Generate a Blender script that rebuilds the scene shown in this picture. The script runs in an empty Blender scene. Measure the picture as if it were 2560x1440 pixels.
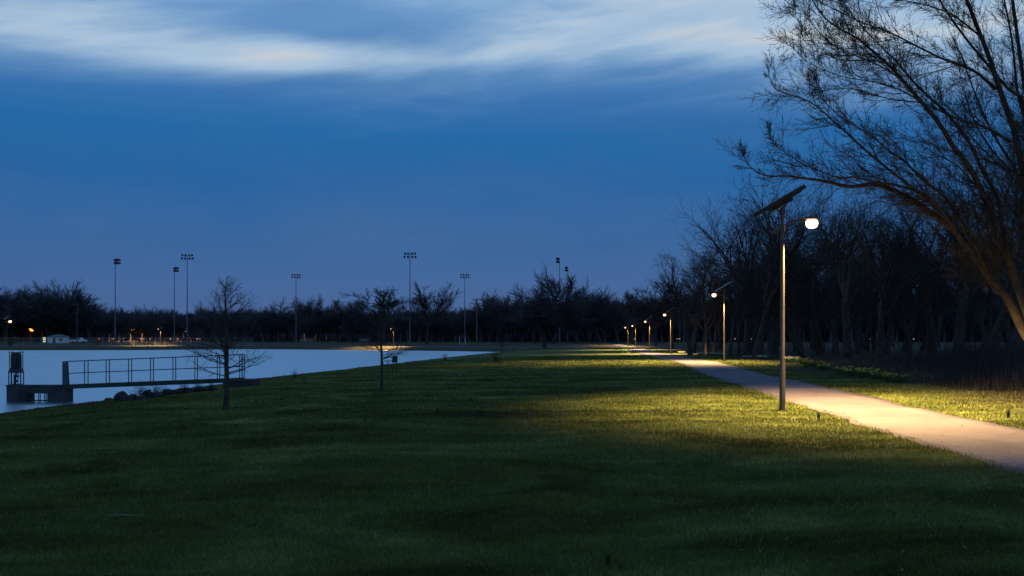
import bpy, math, random
import numpy as np
from mathutils import Vector, Matrix

R = math.radians
F = 2560 * 35 / 36.0          # focal length in photo pixels
HC, HOR = 1.9, 838.0          # camera height, horizon row
WATER = -1.5
sc = bpy.context.scene
COL = sc.collection
rnd = random.Random(7)
npr = np.random.default_rng(7)

# ------------------------------------------------------------------ terrain
BASE_Y = [-400, 25, 70, 120, 168, 226, 266, 400, 4000]
BASE_Z = [0, 0, 0, -.37, -.53, -.73, -.8, -.75, -.8]
SHORE_Y = [-400, 0, 20, 42, 50, 62, 74, 85, 97, 115, 136, 170, 201, 215, 4000]
SHORE_X = [-60, -28, -24.5, -22.2, -21.2, -20.8, -20.0, -18.2, -16.6, -14.8, -12.2, -7.5, -2.5, 4, 6]
FAR_X = [-4000, -120, -85, -65, -50, -25, -8, -2, 4, 4000]
FAR_Y = [223, 223, 228, 242, 236, 222, 207, 203, 195, 190]
PL_Y = [-30, 0, 8, 13.4, 19.6, 25, 45, 70, 100, 130, 168, 226, 266, 300, 330]
PL_X = [3.5, 5.6, 6.4, 6.9, 7.28, 7.7, 9.04, 11.5, 13.9, 16.3, 20.0, 25.0, 27.6, 28.5, 27.5]
WN_S = [0, 3.5, 7, 12, 20, 30]
WN_W = [0, .25, .50, .74, .92, 1]
WF_S = [0, 3, 7, 12]
WF_W = [0, .45, .85, 1]


def hash_noise(x, y):
    return (np.sin(x * .31 + 1.3) * np.cos(y * .23 + .7) + .5 * np.sin(x * .83 + y * .57) + .35 * np.sin(y * 1.31 - x * .71 + 2.))


def ground(x, y):
    x = np.asarray(x, float); y = np.asarray(y, float)
    base = np.interp(y, BASE_Y, BASE_Z)
    sn = x - np.interp(y, SHORE_Y, SHORE_X) + .25 * np.sin(y * .45) + .15 * np.sin(y * 1.3 + 1)
    sf = y - np.interp(x, FAR_X, FAR_Y) + .8 * np.sin(x * .12)
    near = sn >= sf
    s = np.maximum(sn, sf)
    w = np.where(near, np.interp(sn, WN_S, WN_W), np.interp(sf, WF_S, WF_W))
    land = WATER + (base - WATER) * w
    bumps = .022 * hash_noise(x, y) * np.clip(s / 6, 0, 1) * np.clip((300 - y) / 200, 0, 1)
    z = np.where(s > 0, land + bumps, WATER + np.maximum(s * .12, -2.5))
    return z


def g(x, y):
    return float(ground(x, y))


def at(px, d):
    """ground point at photo column px and distance d"""
    x = (px - 1280) / F * d
    return Vector((x, d, g(x, d)))


def onrow(px, py, dmin=8, dmax=900):
    """first ground point seen at photo pixel (px, py)"""
    d = np.geomspace(dmin, dmax, 3000)
    x = (px - 1280) / F * d
    z = HC - (py - HOR) / F * d
    gz = ground(x, d)
    k = np.argmax(gz >= z)
    return Vector((float(x[k]), float(d[k]), float(gz[k])))


# ------------------------------------------------------------------ materials
def mat(name, col, rough=.8, metal=0., spec=.3, var=.0, scale=3., bump=0., bscale=20., emit=None, estr=0.):
    m = bpy.data.materials.new(name); m.use_nodes = True
    nt = m.node_tree; b = nt.nodes['Principled BSDF']
    b.inputs['Roughness'].default_value = rough
    b.inputs['Metallic'].default_value = metal
    b.inputs['Specular IOR Level'].default_value = spec
    b.inputs['Base Color'].default_value = (*col, 1)
    tc = nt.nodes.new('ShaderNodeTexCoord')
    if var:
        n = nt.nodes.new('ShaderNodeTexNoise'); n.inputs['Scale'].default_value = scale; n.inputs['Detail'].default_value = 6
        nt.links.new(tc.outputs['Object'], n.inputs['Vector'])
        r = nt.nodes.new('ShaderNodeValToRGB')
        r.color_ramp.elements[0].position = .3; r.color_ramp.elements[1].position = .7
        r.color_ramp.elements[0].color = tuple(c * (1 - var) for c in col) + (1,)
        r.color_ramp.elements[1].color = tuple(min(1, c * (1 + var)) for c in col) + (1,)
        nt.links.new(n.outputs['Fac'], r.inputs['Fac']); nt.links.new(r.outputs['Color'], b.inputs['Base Color'])
    if bump:
        n = nt.nodes.new('ShaderNodeTexNoise'); n.inputs['Scale'].default_value = bscale; n.inputs['Detail'].default_value = 4
        nt.links.new(tc.outputs['Object'], n.inputs['Vector'])
        bp = nt.nodes.new('ShaderNodeBump'); bp.inputs['Strength'].default_value = bump; bp.inputs['Distance'].default_value = .02
        nt.links.new(n.outputs['Fac'], bp.inputs['Height']); nt.links.new(bp.outputs['Normal'], b.inputs['Normal'])
    if emit:
        b.inputs['Emission Color'].default_value = (*emit, 1); b.inputs['Emission Strength'].default_value = estr
    return m


WARM = (1.0, .64, .24)
M = dict(
    bark=mat('bark', (.055, .043, .036), .9, var=.5, scale=4, bump=.8, bscale=14),
    barklight=mat('bark_light', (.046, .036, .029), .9, var=.45, scale=5, bump=1., bscale=12),
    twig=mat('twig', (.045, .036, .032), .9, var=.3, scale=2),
    hazetwig=mat('haze_tinted_twig', (.085, .080, .092), .95, var=.35, scale=.3),  # twig colour made paler and bluer: distance haze put into it
    bud=mat('bud', (.05, .05, .03), .8, var=.4, scale=6),
    metal=mat('bronze_metal', (.10, .082, .068), .42, .75, .5, var=.15, scale=5),
    galv=mat('galvanised_metal', (.14, .15, .17), .55, .3, .5, var=.15, scale=2),
    greenmetal=mat('green_painted_steel', (.018, .04, .036), .55, .1, .4, var=.3, scale=6),
    greenbright=mat('bright_green_paint', (.03, .22, .10), .5, 0, .4, var=.2, scale=8),
    mesh=mat('mesh_panel', (.05, .08, .09), .7, var=.3, scale=20),
    concrete=mat('concrete', (.042, .040, .048), .9, var=.4, scale=1.6, bump=.5, bscale=9),
    black=mat('black_plastic', (.018, .018, .02), .5, var=.2, scale=5),
    panel=mat('solar_glass', (.008, .010, .020), .45, 0, .5, var=.2, scale=30),
    rock=mat('rock', (.038, .036, .038), .9, var=.45, scale=3, bump=.9, bscale=5),
    lens=mat('lit_lens', (.9, .8, .6), .4, emit=(1, .44, .25), estr=5.5),
    lensdim=mat('lit_lens_far', (.9, .8, .6), .4, emit=(1, .74, .42), estr=16),
    sodium=mat('sodium_lamp', (.9, .5, .2), .4, emit=(1, .24, .03), estr=16),
    amber=mat('amber_lamp', (.9, .5, .2), .4, emit=(1, .45, .12), estr=6),
    red=mat('red_lamp', (.8, .05, .05), .4, emit=(1, .03, .05), estr=5),
    tail=mat('tail_lamp', (.8, .05, .03), .4, emit=(1, .16, .05), estr=3),
    headl=mat('head_lamp', (.9, .8, .7), .4, emit=(1, .50, .30), estr=2.2),
    signlit=mat('lit_sign_face', (.7, .8, .5), .4, emit=(.75, .85, .5), estr=.8),
    wall=mat('white_siding', (.72, .72, .76), .8, var=.15, scale=1.5),
    litfence=mat('lamplit_fence_metal', (.30, .30, .30), .6, .2, .4, var=.1, scale=2),  # paler than the other galvanised metal: lamplight put into the colour
    roof=mat('teal_metal_roof', (.04, .11, .14), .5, .2, .4, var=.2, scale=2),
    door=mat('grey_door', (.06, .07, .08), .6, var=.1),
    white=mat('white_paint', (.74, .75, .80), .5, 0, .5, var=.1, scale=3),
    carpaint=mat('silver_car_paint', (.38, .39, .42), .3, .4, .5, var=.08, scale=3),
    cardark=mat('dark_car_paint', (.05, .05, .07), .3, .3, .5, var=.1, scale=3),
    glass=mat('dark_window_glass', (.015, .018, .022), .08, 0, .6, var=.1, scale=3),
    tyre=mat('tyre_rubber', (.02, .02, .02), .9, var=.2, scale=8),
    wood=mat('weathered_wood', (.11, .085, .07), .9, var=.4, scale=3, bump=.5, bscale=8),
    leaf=mat('daffodil_leaf', (.05, .10, .025), .7, var=.4, scale=2),
    petaly=mat('yellow_petal', (.7, .55, .08), .7, var=.2, scale=20),
    petalw=mat('white_petal', (.7, .7, .55), .7, var=.15, scale=20),
    brush=mat('dry_stem', (.040, .035, .036), .95, var=.5, scale=.35),
    thicket=mat('thicket', (.075, .072, .085), 1, 0, .1, var=.6, scale=.5, bump=1, bscale=2),  # lifted to blue-grey so the colour carries the haze light
    weed=mat('weed_leaf', (.03, .05, .018), .9, var=.4, scale=5),
    stick=mat('dry_stick', (.22, .21, .18), .9, var=.3, scale=20),
)


def node(nt, t, **kw):
    n = nt.nodes.new(t)
    for k, v in kw.items():
        setattr(n, k, v)
    return n


def mth(nt, op, a, b=None, c=None, clamp=False):
    n = nt.nodes.new('ShaderNodeMath'); n.operation = op; n.use_clamp = clamp
    for i, v in enumerate((a, b, c)):
        if v is None:
            continue
        if isinstance(v, (int, float)):
            n.inputs[i].default_value = v
        else:
            nt.links.new(v, n.inputs[i])
    return n.outputs[0]


def noise_tex(nt, vec, scale, detail=5, rough=.6, dist=0.):
    n = nt.nodes.new('ShaderNodeTexNoise'); n.inputs['Scale'].default_value = scale
    n.inputs['Detail'].default_value = detail; n.inputs['Roughness'].default_value = rough; n.inputs['Distortion'].default_value = dist
    nt.links.new(vec, n.inputs['Vector']); return n.outputs['Fac']


def ramp(nt, fac, stops, interp='LINEAR'):
    r = nt.nodes.new('ShaderNodeValToRGB'); cr = r.color_ramp; cr.interpolation = interp
    while len(cr.elements) < len(stops):
        cr.elements.new(.5)
    for e, (p, c) in zip(cr.elements, stops):
        e.position = p; e.color = (*c, 1) if len(c) == 3 else c
    nt.links.new(fac, r.inputs['Fac']); return r.outputs['Color']


def mixc(nt, fac, a, b):
    n = nt.nodes.new('ShaderNodeMix'); n.data_type = 'RGBA'; n.clamp_factor = True
    for k, v in ((0, fac), (6, a), (7, b)):
        if isinstance(v, (int, float)):
            n.inputs[k].default_value = v
        elif isinstance(v, tuple):
            n.inputs[k].default_value = (*v, 1)
        else:
            nt.links.new(v, n.inputs[k])
    return n.outputs[2]


def litter(x, y):
    e = x - (np.interp(y, PL_Y, PL_X) + 2.85)
    w = np.clip((e - 1.6 - 1.1 * np.sin(y * .21)) / 3, 0, 1) * np.clip((y - 20) / 10, 0, 1)
    sn = x - np.interp(y, SHORE_Y, SHORE_X)
    w = np.maximum(w, np.clip((5.5 + 1.5 * np.sin(y * .3) - sn) / 3, 0, 1) * (y < 130) * .8)
    return np.maximum(w, np.clip((y - 185) / 20, 0, 1) * .9)


def patches(nt, P, col):
    """worn, dense and pale patches of turf"""
    mp = node(nt, 'ShaderNodeMapping'); mp.inputs['Scale'].default_value = (.22, .40, 1); mp.inputs['Rotation'].default_value = (0, 0, .35)
    nt.links.new(P, mp.inputs['Vector'])
    p = noise_tex(nt, mp.outputs[0], 1., 7, .66, .9)
    pc = ramp(nt, p, [(.34, (.40, .42, .65)), (.46, (.84, .90, 1.3)), (.56, (1.20, 1.27, 2.0)), (.68, (2.2, 2.15, 3.6))])
    q = node(nt, 'ShaderNodeMix', data_type='RGBA', blend_type='MULTIPLY'); q.inputs[0].default_value = 1
    nt.links.new(col, q.inputs[6]); nt.links.new(pc, q.inputs[7])
    return q.outputs[2]


def lawn_material():
    m = bpy.data.materials.new('lawn'); m.use_nodes = True; nt = m.node_tree; b = nt.nodes['Principled BSDF']
    geo = node(nt, 'ShaderNodeNewGeometry'); P = geo.outputs['Position']
    a = noise_tex(nt, P, .22, 5, .62, .5)
    c2 = noise_tex(nt, P, .7, 6, .65, .6)
    f = noise_tex(nt, P, 22., 6, .8)
    base = ramp(nt, a, [(.34, (.040, .050, .010)), (.5, (.086, .104, .020)), (.66, (.150, .160, .040))])
    mid = ramp(nt, c2, [(.28, (.032, .044, .010)), (.50, (.094, .108, .018)), (.72, (.170, .150, .032))])
    col = mixc(nt, .55, base, mid)
    col = patches(nt, P, col)
    fine = ramp(nt, f, [(.25, (.3, .3, .3)), (.5, (1, 1, 1)), (.75, (1.6, 1.6, 1.5))])
    mul = node(nt, 'ShaderNodeMix', data_type='RGBA', blend_type='MULTIPLY'); mul.inputs[0].default_value = .8
    nt.links.new(col, mul.inputs[6]); nt.links.new(fine, mul.inputs[7])
    lt = node(nt, 'ShaderNodeAttribute', attribute_name='litter')
    lc = ramp(nt, mth(nt, 'ADD', mth(nt, 'MULTIPLY', c2, .6), mth(nt, 'MULTIPLY', f, .4)), [(.3, (.034, .028, .022)), (.6, (.078, .064, .048)), (.75, (.13, .105, .078))])
    nt.links.new(mixc(nt, lt.outputs['Fac'], mul.outputs[2], lc), b.inputs['Base Color'])
    b.inputs['Roughness'].default_value = .95; b.inputs['Specular IOR Level'].default_value = .08
    bp = node(nt, 'ShaderNodeBump'); bp.inputs['Strength'].default_value = .9; bp.inputs['Distance'].default_value = .05
    nt.links.new(f, bp.inputs['Height']); nt.links.new(bp.outputs['Normal'], b.inputs['Normal'])
    return m


def blade_material():
    m = bpy.data.materials.new('grass_blade'); m.use_nodes = True; nt = m.node_tree; b = nt.nodes['Principled BSDF']
    geo = node(nt, 'ShaderNodeNewGeometry'); P = geo.outputs['Position']
    a = noise_tex(nt, P, .22, 5, .62, .5)
    c2 = noise_tex(nt, P, .7, 6, .65, .6)
    at_ = node(nt, 'ShaderNodeAttribute', attribute_name='rnd')
    base = ramp(nt, a, [(.34, (.044, .056, .010)), (.5, (.098, .122, .02)), (.66, (.18, .19, .040))])
    mid = ramp(nt, c2, [(.28, (.034, .048, .010)), (.50, (.105, .125, .018)), (.72, (.20, .185, .034))])
    col = mixc(nt, .55, base, mid)
    rr = ramp(nt, at_.outputs['Fac'], [(0, (.045, .062, .010)), (.5, (.105, .130, .016)), (.84, (.18, .17, .03)), (1., (.34, .29, .14))])
    col = mixc(nt, .45, col, rr)
    col = patches(nt, P, col)
    lt = node(nt, 'ShaderNodeAttribute', attribute_name='litter')
    lc = ramp(nt, at_.outputs['Fac'], [(0, (.034, .028, .018)), (.6, (.085, .068, .045)), (1, (.16, .13, .09))])
    col = mixc(nt, mth(nt, 'MULTIPLY', lt.outputs['Fac'], .85), col, lc)
    nt.links.new(col, b.inputs['Base Color'])
    b.inputs['Roughness'].default_value = .8; b.inputs['Specular IOR Level'].default_value = .1
    tr = node(nt, 'ShaderNodeBsdfTranslucent'); nt.links.new(col, tr.inputs['Color'])
    mx = node(nt, 'ShaderNodeMixShader'); mx.inputs[0].default_value = .35
    nt.links.new(b.outputs[0], mx.inputs[1]); nt.links.new(tr.outputs[0], mx.inputs[2])
    nt.links.new(mx.outputs[0], nt.nodes['Material Output'].inputs['Surface'])
    return m


def path_material():
    m = bpy.data.materials.new('asphalt_path'); m.use_nodes = True; nt = m.node_tree; b = nt.nodes['Principled BSDF']
    geo = node(nt, 'ShaderNodeNewGeometry'); P = geo.outputs['Position']
    a = noise_tex(nt, P, .5, 6, .6, .3); f = noise_tex(nt, P, 45., 5, .8); gsp = noise_tex(nt, P, 160., 2, .5)
    col = ramp(nt, a, [(.3, (.105, .088, .106)), (.5, (.150, .125, .150)), (.72, (.178, .150, .176))])
    sp = ramp(nt, f, [(.32, (.42, .42, .42)), (.5, (1, 1, 1)), (.7, (1.45, 1.42, 1.38))])
    mul = node(nt, 'ShaderNodeMix', data_type='RGBA', blend_type='MULTIPLY'); mul.inputs[0].default_value = .9
    nt.links.new(col, mul.inputs[6]); nt.links.new(sp, mul.inputs[7])
    # fine cracks
    v = node(nt, 'ShaderNodeTexVoronoi', feature='DISTANCE_TO_EDGE'); v.inputs['Scale'].default_value = .42
    wn = noise_tex(nt, P, 1.5, 5, .7)
    comb = node(nt, 'ShaderNodeVectorMath', operation='ADD')
    cx = node(nt, 'ShaderNodeCombineXYZ'); nt.links.new(wn, cx.inputs[0]); nt.links.new(a, cx.inputs[1])
    nt.links.new(P, comb.inputs[0]); nt.links.new(cx.outputs[0], comb.inputs[1]); nt.links.new(comb.outputs[0], v.inputs['Vector'])
    crack = mth(nt, 'LESS_THAN', v.outputs['Distance'], .006)
    gate = mth(nt, 'GREATER_THAN', noise_tex(nt, P, .9, 2), .55)
    ck = mth(nt, 'MULTIPLY', crack, gate)
    col = mixc(nt, mth(nt, 'MULTIPLY', ck, .7), mul.outputs[2], (.08, .065, .055))
    nt.links.new(col, b.inputs['Base Color'])
    b.inputs['Roughness'].default_value = .9; b.inputs['Specular IOR Level'].default_value = .15
    bp = node(nt, 'ShaderNodeBump'); bp.inputs['Strength'].default_value = .35; bp.inputs['Distance'].default_value = .01
    nt.links.new(gsp, bp.inputs['Height']); nt.links.new(bp.outputs['Normal'], b.inputs['Normal'])
    return m


def water_material():
    m = bpy.data.materials.new('lake_water'); m.use_nodes = True; nt = m.node_tree
    nt.nodes.remove(nt.nodes['Principled BSDF'])
    gl = node(nt, 'ShaderNodeBsdfGlossy'); gl.inputs['Color'].default_value = (.68, .84, .94, 1); gl.inputs['Roughness'].default_value = .38
    df = node(nt, 'ShaderNodeBsdfDiffuse'); df.inputs['Color'].default_value = (.04, .12, .16, 1)
    geo = node(nt, 'ShaderNodeNewGeometry'); P = geo.outputs['Position']
    mp = node(nt, 'ShaderNodeMapping'); mp.inputs['Scale'].default_value = (.04, .16, 1.)
    nt.links.new(P, mp.inputs['Vector'])
    n1 = noise_tex(nt, mp.outputs[0], 1.3, 4, .6)
    rg_ = node(nt, 'ShaderNodeMapRange'); nt.links.new(n1, rg_.inputs['Value'])
    rg_.inputs['From Min'].default_value = .3; rg_.inputs['From Max'].default_value = .7; rg_.inputs['To Min'].default_value = .27; rg_.inputs['To Max'].default_value = .31
    nt.links.new(rg_.outputs[0], gl.inputs['Roughness'])
    mx = node(nt, 'ShaderNodeMixShader'); mx.inputs[0].default_value = .94
    nt.links.new(df.outputs[0], mx.inputs[1]); nt.links.new(gl.outputs[0], mx.inputs[2])
    nt.links.new(mx.outputs[0], nt.nodes['Material Output'].inputs['Surface'])
    return m


# ------------------------------------------------------------------ mesh helpers
def link(name, me, parent=None, loc=None):
    o = bpy.data.objects.new(name, me); COL.objects.link(o)
    if parent: o.parent = parent
    if loc is not None: o.location = loc
    return o


def tag(o, label=None, cat=None, group=None, kind=None):
    if label: o['label'] = label
    if cat: o['category'] = cat
    if group: o['group'] = group
    if kind: o['kind'] = kind
    return o


def empty(name, loc, label, cat, group=None, rz=0, s=1):
    o = link(name, None, None, loc); o.rotation_euler = (0, 0, rz)
    o.scale = (s, s, s) if isinstance(s, (int, float)) else s
    o.empty_display_size = .2
    return tag(o, label, cat, group)


def copy_tree(o, parent=None):
    c = o.copy(); COL.objects.link(c)
    if parent:
        c.parent = parent
    for ch in list(o.children):
        copy_tree(ch, c)
    return c


def np_mesh(name, verts, faces, m, smooth=True):
    """faces: (n,3) or (n,4) int array"""
    me = bpy.data.meshes.new(name)
    verts = np.asarray(verts, np.float32); faces = np.asarray(faces, np.int32)
    k = faces.shape[1]; n = len(faces)
    me.vertices.add(len(verts)); me.vertices.foreach_set('co', verts.ravel())
    me.loops.add(n * k); me.loops.foreach_set('vertex_index', faces.ravel())
    me.polygons.add(n); me.polygons.foreach_set('loop_start', np.arange(0, n * k, k, dtype=np.int32))
    if smooth:
        me.polygons.foreach_set('use_smooth', np.ones(n, bool))
    me.update(calc_edges=True); me.materials.append(m)
    return me


class MB:
    """collects simple shapes and links them as one mesh object"""
    def __init__(s): s.v = []; s.f = []

    def add(s, v, f):
        n = len(s.v); s.v += [tuple(p) for p in v]; s.f += [tuple(i + n for i in q) for q in f]; return s

    def box(s, c, d, rot=None, bev=0.):
        c = Vector(c); hx, hy, hz = d[0] / 2, d[1] / 2, d[2] / 2
        if bev <= 0:
            v = [Vector((x, y, z)) for x in (-hx, hx) for y in (-hy, hy) for z in (-hz, hz)]
            f = [(0, 1, 3, 2), (4, 6, 7, 5), (0, 4, 5, 1), (2, 3, 7, 6), (0, 2, 6, 4), (1, 5, 7, 3)]
        else:
            b = min(bev, hx * .9, hy * .9, hz * .9); v = []; f = []
            prof = [(hx, hy - b), (hx - b, hy), (-hx + b, hy), (-hx, hy - b), (-hx, -hy + b), (-hx + b, -hy), (hx - b, -hy), (hx, -hy + b)]
            for z, k in ((-hz, b), (-hz + b, 0), (hz - b, 0), (hz, b)):
                for x, y in prof:
                    v.append(Vector((x - math.copysign(k, x), y - math.copysign(k, y), z)))
            for r in range(3):
                for i in range(8):
                    j = (i + 1) % 8; f.append((r * 8 + i, r * 8 + j, r * 8 + 8 + j, r * 8 + 8 + i))
            f.append(tuple(reversed(range(8)))); f.append(tuple(range(24, 32)))
        if rot is not None:
            v = [rot @ p for p in v]
        return s.add([p + c for p in v], f)

    def bar(s, a, b, w, h=None, up=(0, 0, 1)):
        a, b = Vector(a), Vector(b); h = h or w; d = b - a; L = d.length; z = d.normalized()
        u = Vector(up)
        if abs(z.dot(u)) > .98: u = Vector((1, 0, 0))
        x = z.cross(u).normalized(); y = x.cross(z)
        m = Matrix((x, y, z)).transposed()
        return s.box((a + b) / 2, (w, h, L), m)

    def tube(s, pts, rad, n=8, cap=True):
        pts = [Vector(p) for p in pts]; K = len(pts)
        rad = [rad] * K if isinstance(rad, (int, float)) else list(rad)
        ref = None; v = []
        for i, p in enumerate(pts):
            t = (pts[min(i + 1, K - 1)] - pts[max(i - 1, 0)]).normalized()
            if ref is None:
                ref = Vector((1, 0, 0)) if abs(t.z) > .8 else Vector((0, 0, 1))
            x = (ref - t * ref.dot(t)).normalized(); ref = x; y = t.cross(x)
            for k in range(n):
                a = 2 * math.pi * k / n
                v.append(p + (x * math.cos(a) + y * math.sin(a)) * rad[i])
        f = [(i * n + k, i * n + (k + 1) % n, (i + 1) * n + (k + 1) % n, (i + 1) * n + k) for i in range(K - 1) for k in range(n)]
        if cap:
            f.append(tuple(reversed(range(n)))); f.append(tuple(range((K - 1) * n, K * n)))
        return s.add(v, f)

    def lathe(s, c, prof, n=16):
        """prof: list of (radius, z)"""
        c = Vector(c); v = []; f = []
        for r, z in prof:
            for k in range(n):
                a = 2 * math.pi * k / n; v.append(c + Vector((r * math.cos(a), r * math.sin(a), z)))
        for i in range(len(prof) - 1):
            for k in range(n):
                j = (k + 1) % n; f.append((i * n + k, i * n + j, (i + 1) * n + j, (i + 1) * n + k))
        f.append(tuple(reversed(range(n)))); f.append(tuple(range((len(prof) - 1) * n, len(prof) * n)))
        return s.add(v, f)

    def build(s, name, m, parent=None, loc=None, smooth=False):
        me = bpy.data.meshes.new(name); me.from_pydata(s.v, [], s.f); me.update(); me.materials.append(m)
        if smooth:
            me.polygons.foreach_set('use_smooth', np.ones(len(me.polygons), bool))
            try: me.set_sharp_from_angle(angle=R(40))
            except Exception: pass
        return link(name, me, parent, loc)


# ------------------------------------------------------------------ branch system
def tubes(groups):
    """groups: list of (pts list of K points, radii list of K, sides) -> verts, quads"""
    by = {}
    for p, r, n in groups:
        by.setdefault((len(p), n), []).append((p, r))
    V = []; Q = []; off = 0
    for (K, n), lst in by.items():
        P = np.array([a for a, _ in lst], float); Rr = np.array([b for _, b in lst], float); N = len(lst)
        T = np.empty_like(P); T[:, 1:-1] = P[:, 2:] - P[:, :-2]; T[:, 0] = P[:, 1] - P[:, 0]; T[:, -1] = P[:, -1] - P[:, -2]
        T /= np.linalg.norm(T, axis=2, keepdims=True) + 1e-9
        main = P[:, -1] - P[:, 0]; ref = np.zeros((N, 3)); k = np.argmin(np.abs(main), axis=1); ref[np.arange(N), k] = 1
        ref = np.repeat(ref[:, None, :], K, 1)
        X = np.cross(T, ref); X /= np.linalg.norm(X, axis=2, keepdims=True) + 1e-9; Y = np.cross(T, X)
        ang = np.arange(n) * 2 * np.pi / n
        ring = X[:, :, None, :] * np.cos(ang)[None, None, :, None] + Y[:, :, None, :] * np.sin(ang)[None, None, :, None]
        v = P[:, :, None, :] + ring * Rr[:, :, None, None]
        V.append(v.reshape(-1, 3))
        i = np.arange(K - 1)[:, None]; j = np.arange(n)[None, :]; j2 = (j + 1) % n
        q = np.stack([i * n + j, i * n + j2, (i + 1) * n + j2, (i + 1) * n + j], -1).reshape(-1, 4)
        q = (np.arange(N)[:, None, None] * (K * n) + q[None]).reshape(-1, 4) + off
        Q.append(q); off += N * K * n
    return np.concatenate(V), np.concatenate(Q)


def perp_dir(rg, t, ang, bias=None):
    """direction at angle ang from t, round a random azimuth"""
    r = Vector((rg.gauss(0, 1), rg.gauss(0, 1), rg.gauss(0, 1)))
    if bias is not None: r += bias
    r = r - t * r.dot(t)
    if r.length < 1e-4: r = t.orthogonal()
    return (t * math.cos(ang) + r.normalized() * math.sin(ang)).normalized()


def grow(rg, p, d, L, r, lvl, cfg, out):
    K = cfg['K'][lvl]; wob = cfg['wob'][lvl]; up = cfg['up'][lvl]
    tip = cfg['tip'][lvl]
    pts = [tuple(p)]; rad = [r]; p = Vector(p); d = Vector(d).normalized(); tang = [d.copy()]
    for i in range(K - 1):
        d = (d + Vector((rg.gauss(0, wob), rg.gauss(0, wob), rg.gauss(0, wob) + up))).normalized()
        p = p + d * (L / (K - 1)); pts.append(tuple(p)); tang.append(d.copy())
        rad.append(r * (1 - (1 - tip) * (i + 1) / (K - 1)))
    out.append((lvl, pts, rad))
    if lvl + 1 >= len(cfg['K']): return
    n = cfg['n'][lvl]; n = rg.randint(max(1, int(n * .75)), int(n * 1.25 + .5)); t0 = cfg['t0'][lvl]
    for i in range(n):
        t = t0 + (1 - t0) * (i + rg.random()) / n
        if i == n - 1: t = 1.
        a = t * (K - 1); k = min(int(a), K - 2); f = a - k
        q = Vector(pts[k]).lerp(Vector(pts[k + 1]), f)
        rr = (rad[k] * (1 - f) + rad[k + 1] * f)
        ang = R(rg.uniform(*cfg['ang'][lvl])) * (.5 if t == 1. else 1)
        cd = perp_dir(rg, tang[min(k + 1, K - 1)], ang)
        cl = L * rg.uniform(*cfg['lf'][lvl]) * (1.1 - cfg.get('sh', .45) * t)
        grow(rg, q, cd, cl, max(cfg['rmin'], rr * rg.uniform(*cfg['rf'][lvl])), lvl + 1, cfg, out)


SIDES = [9, 6, 4, 3, 3, 3]


def tree_meshes(name, seed, H, cfg, bark='bark', split=2, r0=None):
    rg = random.Random(seed); out = []
    grow(rg, (0, 0, -.15), (rg.gauss(0, .05), rg.gauss(0, .05), 1), H * cfg['trunk'], r0 or H * .02, 0, cfg, out)
    zmax = float(np.percentile([p[2] for _, pts, _ in out for p in pts], 99.2)); k = H / zmax
    tr = [([tuple(c * k for c in q) for q in p], r, SIDES[l]) for l, p, r in out if l < split]
    cr = [([tuple(c * k for c in q) for q in p], r, SIDES[l]) for l, p, r in out if l >= split]
    # root flare
    p0, rr0, s0 = tr[0]; rr0 = list(rr0); rr0[0] *= 1.35; tr[0] = (p0, rr0, s0)
    v, q = tubes(tr); mt = np_mesh(name + '_trunk', v, q, M[bark])
    v, q = tubes(cr); mc = np_mesh(name + '_crown', v, q, M['hazetwig' if name == 'far_tree' else 'twig'])
    return mt, mc


CFG_WOOD = dict(K=[7, 7, 6, 4, 3], n=[9, 8, 6, 4], wob=[.07, .13, .16, .2, .2], up=[.0, .07, .04, .03, .02],
                tip=[.45, .3, .3, .4, .5], t0=[.35, .25, .2, .15], ang=[(18, 50), (22, 50), (25, 55), (25, 60)],
                lf=[(.55, 1.0), (.45, .75), (.42, .7), (.4, .7)], rf=[(.55, .75), (.5, .7), (.48, .7), (.5, .7)], rmin=.010, trunk=.5, sh=.4)
CFG_TALL = dict(CFG_WOOD, trunk=.75, ang=[(25, 55), (20, 45), (25, 50), (25, 60)], lf=[(.3, .55), (.45, .75), (.42, .7), (.4, .7)],
                t0=[.3, .2, .2, .15], n=[12, 7, 6, 5])
CFG_DOME = dict(CFG_WOOD, trunk=.3, n=[10, 9, 7, 5], ang=[(15, 62), (20, 45), (22, 45), (25, 50)], lf=[(1.2, 1.7), (.4, .6), (.4, .65), (.4, .65)],
                t0=[.6, .25, .2, .15], up=[0, .05, .02, .02, .01], rmin=.028)
CFG_FAR = dict(K=[5, 5, 4, 3], n=[11, 10, 11], wob=[.06, .12, .15, .2], up=[0, .06, .05, .04], tip=[.45, .35, .4, .5], t0=[.3, .2, .1],
               ang=[(20, 55), (22, 50), (20, 55)], lf=[(.5, .9), (.45, .75), (.45, .7)], rf=[(.45, .6), (.45, .6), (.5, .7)], rmin=.045, trunk=.42, sh=.3)


def place_tree(proto, loc, H0, H, rz, label, name='bare_tree', group=None, wx=1., tilt=(0, 0)):
    s = H / H0
    o = empty(name, loc, label, 'tree', group, rz, (s * wx, s * wx, s))
    o.rotation_euler = (tilt[0], tilt[1], rz)
    link('trunk', proto[0], o); link('crown', proto[1], o)
    return o


# ================================================================== GROUND
def axis(segs):
    a = []
    for lo, hi, st in segs:
        a.append(np.arange(lo, hi, st))
    return np.unique(np.concatenate(a + [np.array([segs[-1][1]])]))


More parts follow.
